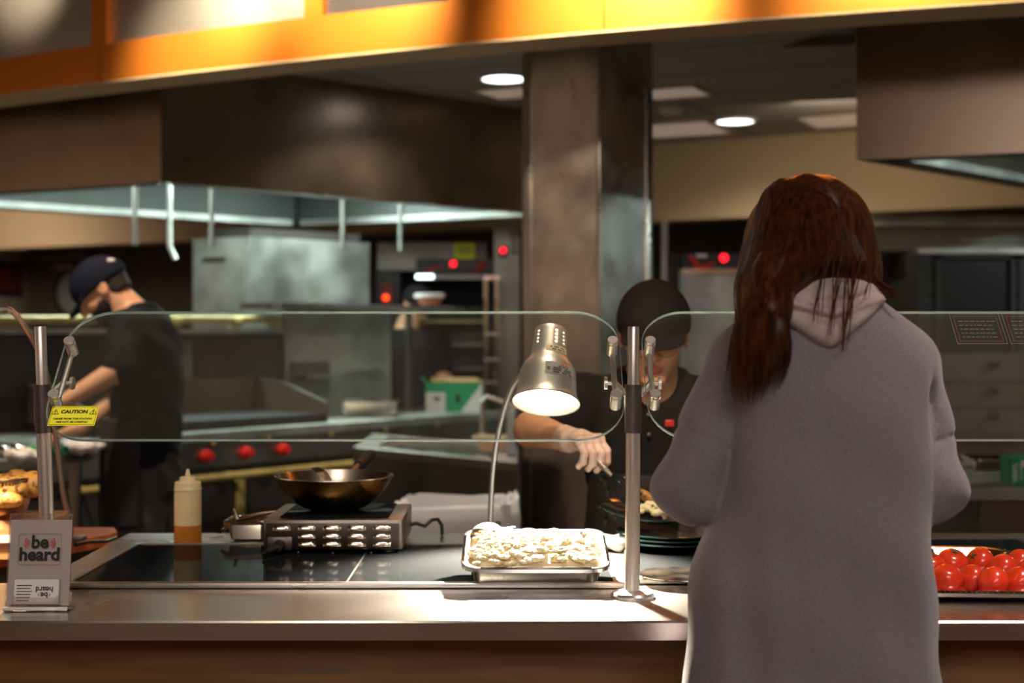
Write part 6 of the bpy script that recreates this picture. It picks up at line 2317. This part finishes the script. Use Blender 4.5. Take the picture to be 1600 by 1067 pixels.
mb = MB()
gz = -0.013
for s in (-1, 1):
    mb.tube([loc(SC, SRm, s * 0.032 + 0.0225 * math.cos(a), 0.106 - 0.10 * abs(s * 0.032 + 0.0225 * math.cos(a)) ** 1.3, gz + 0.019 * math.sin(a)) for a in [2 * math.pi * k / 20 for k in range(21)]], 0.0011, 5)
    mb.tube([loc(SC, SRm, s * 0.0545, 0.100, gz + 0.006), loc(SC, SRm, s * 0.078, 0.07, gz + 0.008), loc(SC, SRm, s * 0.083, 0.0, gz + 0.006)], 0.0011, 5)
mb.tube([loc(SC, SRm, -0.0095, 0.106, gz + 0.003), loc(SC, SRm, 0, 0.110, gz + 0.007), loc(SC, SRm, 0.0095, 0.106, gz + 0.003)], 0.0011, 5)
mb.build('glasses', mat('brown_red_wire', (0.15, 0.03, 0.02), 0.3, 0.5), sv)
for (px, y) in ((1013, 648), (1014, 679)):
    p = P(px, y, 3.47)
    MB().lathe([(0.0045, 0), (0.0045, 0.002), (0.002, 0.0025)], p, (0, -1, 0), 12).build('shirt_button', M['gunmetal'], sv)
p = P(1046, 661, 3.46)
MB().box(p, (0.022, 0.006, 0.016), bev=0.002).build('red_badge', M['red'], sv)

# spatula in the gloved hand
sp0, sp1, sp2 = P(906, 690, 3.10), P(946, 733, 3.07), P(992, 781, 3.02)
spt = empty('spatula', sp1, 'slotted black spatula in the gloved hand of the server', 'spatula')
MB().tube([sp0, sp0.lerp(sp1, 0.5), sp1], [0.0075, 0.009, 0.0075], 12).build('handle', mat('spatula_handle', (0.35, 0.30, 0.26), 0.35, 0.6), spt)
MB().tube([sp1, sp1.lerp(sp2, 0.22)], [0.0055, 0.004], 8).build('ferrule', M['chrome'], spt)
d = (sp2 - sp1).normalized()
sdv = V(0.55, -0.25, 0.55)
sdv = (sdv - d * sdv.dot(d)).normalized()
nn = d.cross(sdv)
mb = MB()
b0 = sp1.lerp(sp2, 0.18)
LB = (sp2 - b0).length
for k in range(5):
    o_ = (k - 2) * 0.0095
    rings = []
    for i in range(6):
        t = i / 5
        wv = 0.0029
        cc = b0 + d * LB * t + sdv * o_ * min(1, 0.35 + t * 1.2) + nn * (0.006 * math.sin(t * 2.5))
        rings.append([cc + sdv * wv + nn * 0.001, cc - sdv * wv + nn * 0.001, cc - sdv * wv - nn * 0.001, cc + sdv * wv - nn * 0.001])
    mb.loft(rings)
for t in (0.02, 0.97):
    cc = b0 + d * LB * t
    wv = 0.009 if t < 0.5 else 0.022
    mb.loft([[cc + sdv * wv + nn * (0.0012 + 0.006 * math.sin(t * 2.5)), cc - sdv * wv + nn * (0.0012 + 0.006 * math.sin(t * 2.5)), cc - sdv * wv + nn * (-0.0012 + 0.006 * math.sin(t * 2.5)), cc + sdv * wv + nn * (-0.0012 + 0.006 * math.sin(t * 2.5))],
             [cc + d * 0.008 + sdv * wv + nn * (0.0012 + 0.006 * math.sin(t * 2.5)), cc + d * 0.008 - sdv * wv + nn * (0.0012 + 0.006 * math.sin(t * 2.5)), cc + d * 0.008 - sdv * wv + nn * (-0.0012 + 0.006 * math.sin(t * 2.5)), cc + d * 0.008 + sdv * wv + nn * (-0.0012 + 0.006 * math.sin(t * 2.5))]])
mb.build('slotted_blade', M['black'], spt, smooth=False)
random.seed(8)
mb = MB()
for i in range(14):
    t = random.uniform(0.25, 0.9)
    mb.ball(b0 + d * LB * t + sdv * random.uniform(-0.004, 0.02) - nn * 0.002 + V(0, -0.004, 0.002), random.uniform(0.002, 0.0042), 0, 6, 4)
tag(mb.build('egg_crumbs', M['egg']), 'egg crumbs sticking to the black spatula', 'scrambled eggs', kind='stuff')

# ================= the cook bending over the prep table
ck = empty('person', (-1.43, 5.5, 0), 'bearded cook in a navy cap and black shirt bending over the prep table', 'person')
KC = (-1.572, 5.47, 1.512)
KR = frame_of((-0.76, -0.14, -0.60), (-0.55, 0, 0.8))
ktor = column([0.82, 0.98, 1.12, 1.28, 1.38, 1.425, 1.45], [-1.43, -1.415, -1.41, -1.42, -1.43, -1.435, -1.44], [5.5] * 7, [0.125, 0.115, 0.115, 0.118, 0.105, 0.085, 0.05], [0.155, 0.15, 0.16, 0.185, 0.165, 0.12, 0.06])
K1 = [(-1.43, 5.335, 1.37), (-1.445, 5.235, 1.215), (-1.615, 5.15, 1.105)]
K2 = [(-1.43, 5.665, 1.37), (-1.50, 5.72, 1.16), (-1.665, 5.50, 0.985)]
kh1 = fist(K1[2], np.array(K1[2]) + np.array((-0.062, -0.02, -0.035)), (-0.1, 0.95, 0.0), [(-0.7, 0, -0.65), (-0.3, 0, -0.95), (0.2, 0, -0.95)], (0.038, 0.026, 0.02),
           thumb=[np.array(K1[2]) + np.array((-0.02, 0.022, -0.004)), np.array(K1[2]) + np.array((-0.045, 0.04, -0.02)), np.array(K1[2]) + np.array((-0.068, 0.034, -0.04)), np.array(K1[2]) + np.array((-0.08, 0.024, -0.058))])
kh2 = fist(K2[2], np.array(K2[2]) + np.array((-0.068, -0.02, -0.02)), (-0.1, -0.95, 0.0), [(-0.8, 0, -0.45), (-0.5, 0, -0.8), (0.1, 0, -0.95)], (0.038, 0.024, 0.014),
           thumb=[np.array(K2[2]) + np.array((-0.02, -0.022, -0.004)), np.array(K2[2]) + np.array((-0.045, -0.04, -0.012)), np.array(K2[2]) + np.array((-0.07, -0.036, -0.022)), np.array(K2[2]) + np.array((-0.085, -0.026, -0.035))])


def cook_body(p):
    d = s_head(p, KC, KR)
    d = smin(d, ktor(p), 0.03)
    d = smin(d, s_cap(p, (-1.44, 5.5, 1.38), (-1.50, 5.49, 1.46), 0.06, 0.054), 0.03)
    for K_, h_ in ((K1, kh1), (K2, kh2)):
        d = smin(d, s_chain(p, K_, [0.052, 0.046, 0.028], 0.02), 0.02)
        d = smin(d, h_(p), 0.006)
    for sy in (-1, 1):
        d = smin(d, s_chain(p, [(-1.42, 5.5 + sy * 0.08, 0.85), (-1.42, 5.5 + sy * 0.09, 0.47), (-1.39, 5.5 + sy * 0.09, 0.09)], [0.09, 0.055, 0.04], 0.03), 0.03)
        d = smin(d, s_cap(p, (-1.39, 5.5 + sy * 0.09, 0.05), (-1.54, 5.5 + sy * 0.095, 0.035), 0.038, 0.03), 0.02)
    return d


sdf_obj('body', cook_body, (-1.86, 5.06, 0.0), (-1.26, 5.82, 1.68), 0.0058, [M['skin'], M['lip'], M['eye'], M['iris']], ck, head_mats(KC, KR))


def cook_shirt(p):
    d = ktor(p) - 0.014
    for K_ in (K1, K2):
        a, b = np.array(K_[0]), np.array(K_[1])
        d = smin(d, s_chain(p, [a, a + 0.92 * (b - a)], [0.074, 0.066], 0.02), 0.03)
    d = d + 0.004 * wob(p, 30, 22, 40, 0.5) + 0.0025 * wob(p, -50, 30, 45, 1.5)
    cl_ = np.maximum(np.abs(s_cap(p, (-1.43, 5.5, 1.37), (-1.505, 5.49, 1.47), 0.070, 0.062)) - 0.006, np.abs((p - np.array((-1.458, 5.495, 1.415))) @ np.array((-0.6, 0, 0.8))) - 0.02)
    return smin(d, cl_, 0.006)


sdf_obj('shirt', cook_shirt, (-1.68, 5.12, 0.78), (-1.25, 5.86, 1.52), 0.0065, M['shirt_navy'], ck)


def cook_trousers(p):
    d = s_col(p, np.array([0.74, 0.92]), np.array([-1.415, -1.415]), np.array([5.5, 5.5]), np.array([0.135, 0.13]), np.array([0.165, 0.16]))
    for sy in (-1, 1):
        d = smin(d, s_chain(p, [(-1.415, 5.5 + sy * 0.08, 0.82), (-1.41, 5.5 + sy * 0.09, 0.47), (-1.39, 5.5 + sy * 0.09, 0.09)], [0.10, 0.08, 0.07], 0.03), 0.02)
    return d + 0.003 * wob(p, 40, 30, 50)


sdf_obj('trousers', cook_trousers, (-1.6, 5.28, 0.02), (-1.24, 5.72, 0.96), 0.009, M['trouser'], ck)
shoes_for(ck, [(-1.39, 5.41, -0.15, 0.0), (-1.39, 5.59, -0.15, 0.0)])


def cook_apron(p):
    d = s_col(p, np.array([0.62, 0.98, 1.02]), np.array([-1.43] * 3), np.array([5.5] * 3), np.array([0.15, 0.145, 0.14]), np.array([0.20, 0.185, 0.18]))
    d = np.abs(d) - 0.0035
    return np.maximum(d, p[:, 0] + 1.385)


sdf_obj('apron', cook_apron, (-1.62, 5.25, 0.56), (-1.32, 5.75, 1.08), 0.007, M['apron'], ck)
short_hair(ck, KC, KR, M['hair_dark'], nape=-0.05, beard=True)
cap_part(ck, KC, KR, M['cap_navy'], brim_drop=0.1)
p = loc(KC, KR, -0.05, -0.095, 0.065)
MB().ball(p, (0.016, 0.016, 0.010), n=10, k=6).build('cap_emblem', M['paper'], ck)

# ================= cook half hidden behind the pass shelf
hk = empty('person', (-0.60, 9.03, 0), 'person in a dark cap half hidden behind the pass shelf', 'person')
QC = (-0.60, 8.97, 1.52)
QR = frame_of((0.62, -0.62, -0.42), (0.3, -0.2, 1))


def hidden_body(p):
    d = s_head(p, QC, QR)
    d = smin(d, s_col(p, np.array([0.75, 1.0, 1.25, 1.36, 1.40]), np.full(5, -0.62), np.full(5, 9.05), np.array([0.17, 0.16, 0.165, 0.15, 0.07]), np.array([0.11, 0.10, 0.12, 0.09, 0.06])), 0.04)
    for sx in (-1, 1):
        d = smin(d, s_chain(p, [(-0.62 + sx * 0.165, 9.04, 1.32), (-0.62 + sx * 0.19, 8.97, 1.08), (-0.62 + sx * 0.16, 8.82, 1.0)], [0.055, 0.045, 0.03], 0.02), 0.02)
        d = smin(d, s_ell(p, (-0.62 + sx * 0.15, 8.78, 0.985), (0.03, 0.05, 0.02)), 0.02)
        d = smin(d, s_chain(p, [(-0.62 + sx * 0.08, 9.05, 0.8), (-0.62 + sx * 0.085, 9.05, 0.45), (-0.62 + sx * 0.085, 9.06, 0.06)], [0.085, 0.055, 0.04], 0.03), 0.03)
        d = smin(d, s_cap(p, (-0.62 + sx * 0.085, 9.06, 0.04), (-0.62 + sx * 0.09, 8.93, 0.035), 0.038, 0.032), 0.02)
    return d


sdf_obj('body', hidden_body, (-1.02, 8.68, 0.0), (-0.38, 9.22, 1.72), 0.011, [M['skin'], M['lip'], M['eye'], M['iris']], hk, head_mats(QC, QR))


def hidden_shirt(p):
    d = s_col(p, np.array([0.75, 1.0, 1.25, 1.36, 1.40]), np.full(5, -0.62), np.full(5, 9.05), np.array([0.185, 0.175, 0.17, 0.165, 0.08]), np.array([0.125, 0.115, 0.135, 0.105, 0.07]))
    for sx in (-1, 1):
        d = smin(d, s_chain(p, [(-0.62 + sx * 0.165, 9.04, 1.32), (-0.62 + sx * 0.185, 8.98, 1.12)], [0.07, 0.062], 0.02), 0.03)
    return d


sdf_obj('shirt', hidden_shirt, (-1.02, 8.75, 0.7), (-0.38, 9.25, 1.5), 0.012, M['shirt'], hk)
cap_part(hk, QC, QR, M['cap_black'], h=0.006)
p = loc(QC, QR, -0.075, 0.035, 0.085)
MB().box(p, (0.03, 0.02, 0.05), bev=0.004).build('cap_emblem', mat('pink_emblem', (0.6, 0.2, 0.2), 0.6), hk)
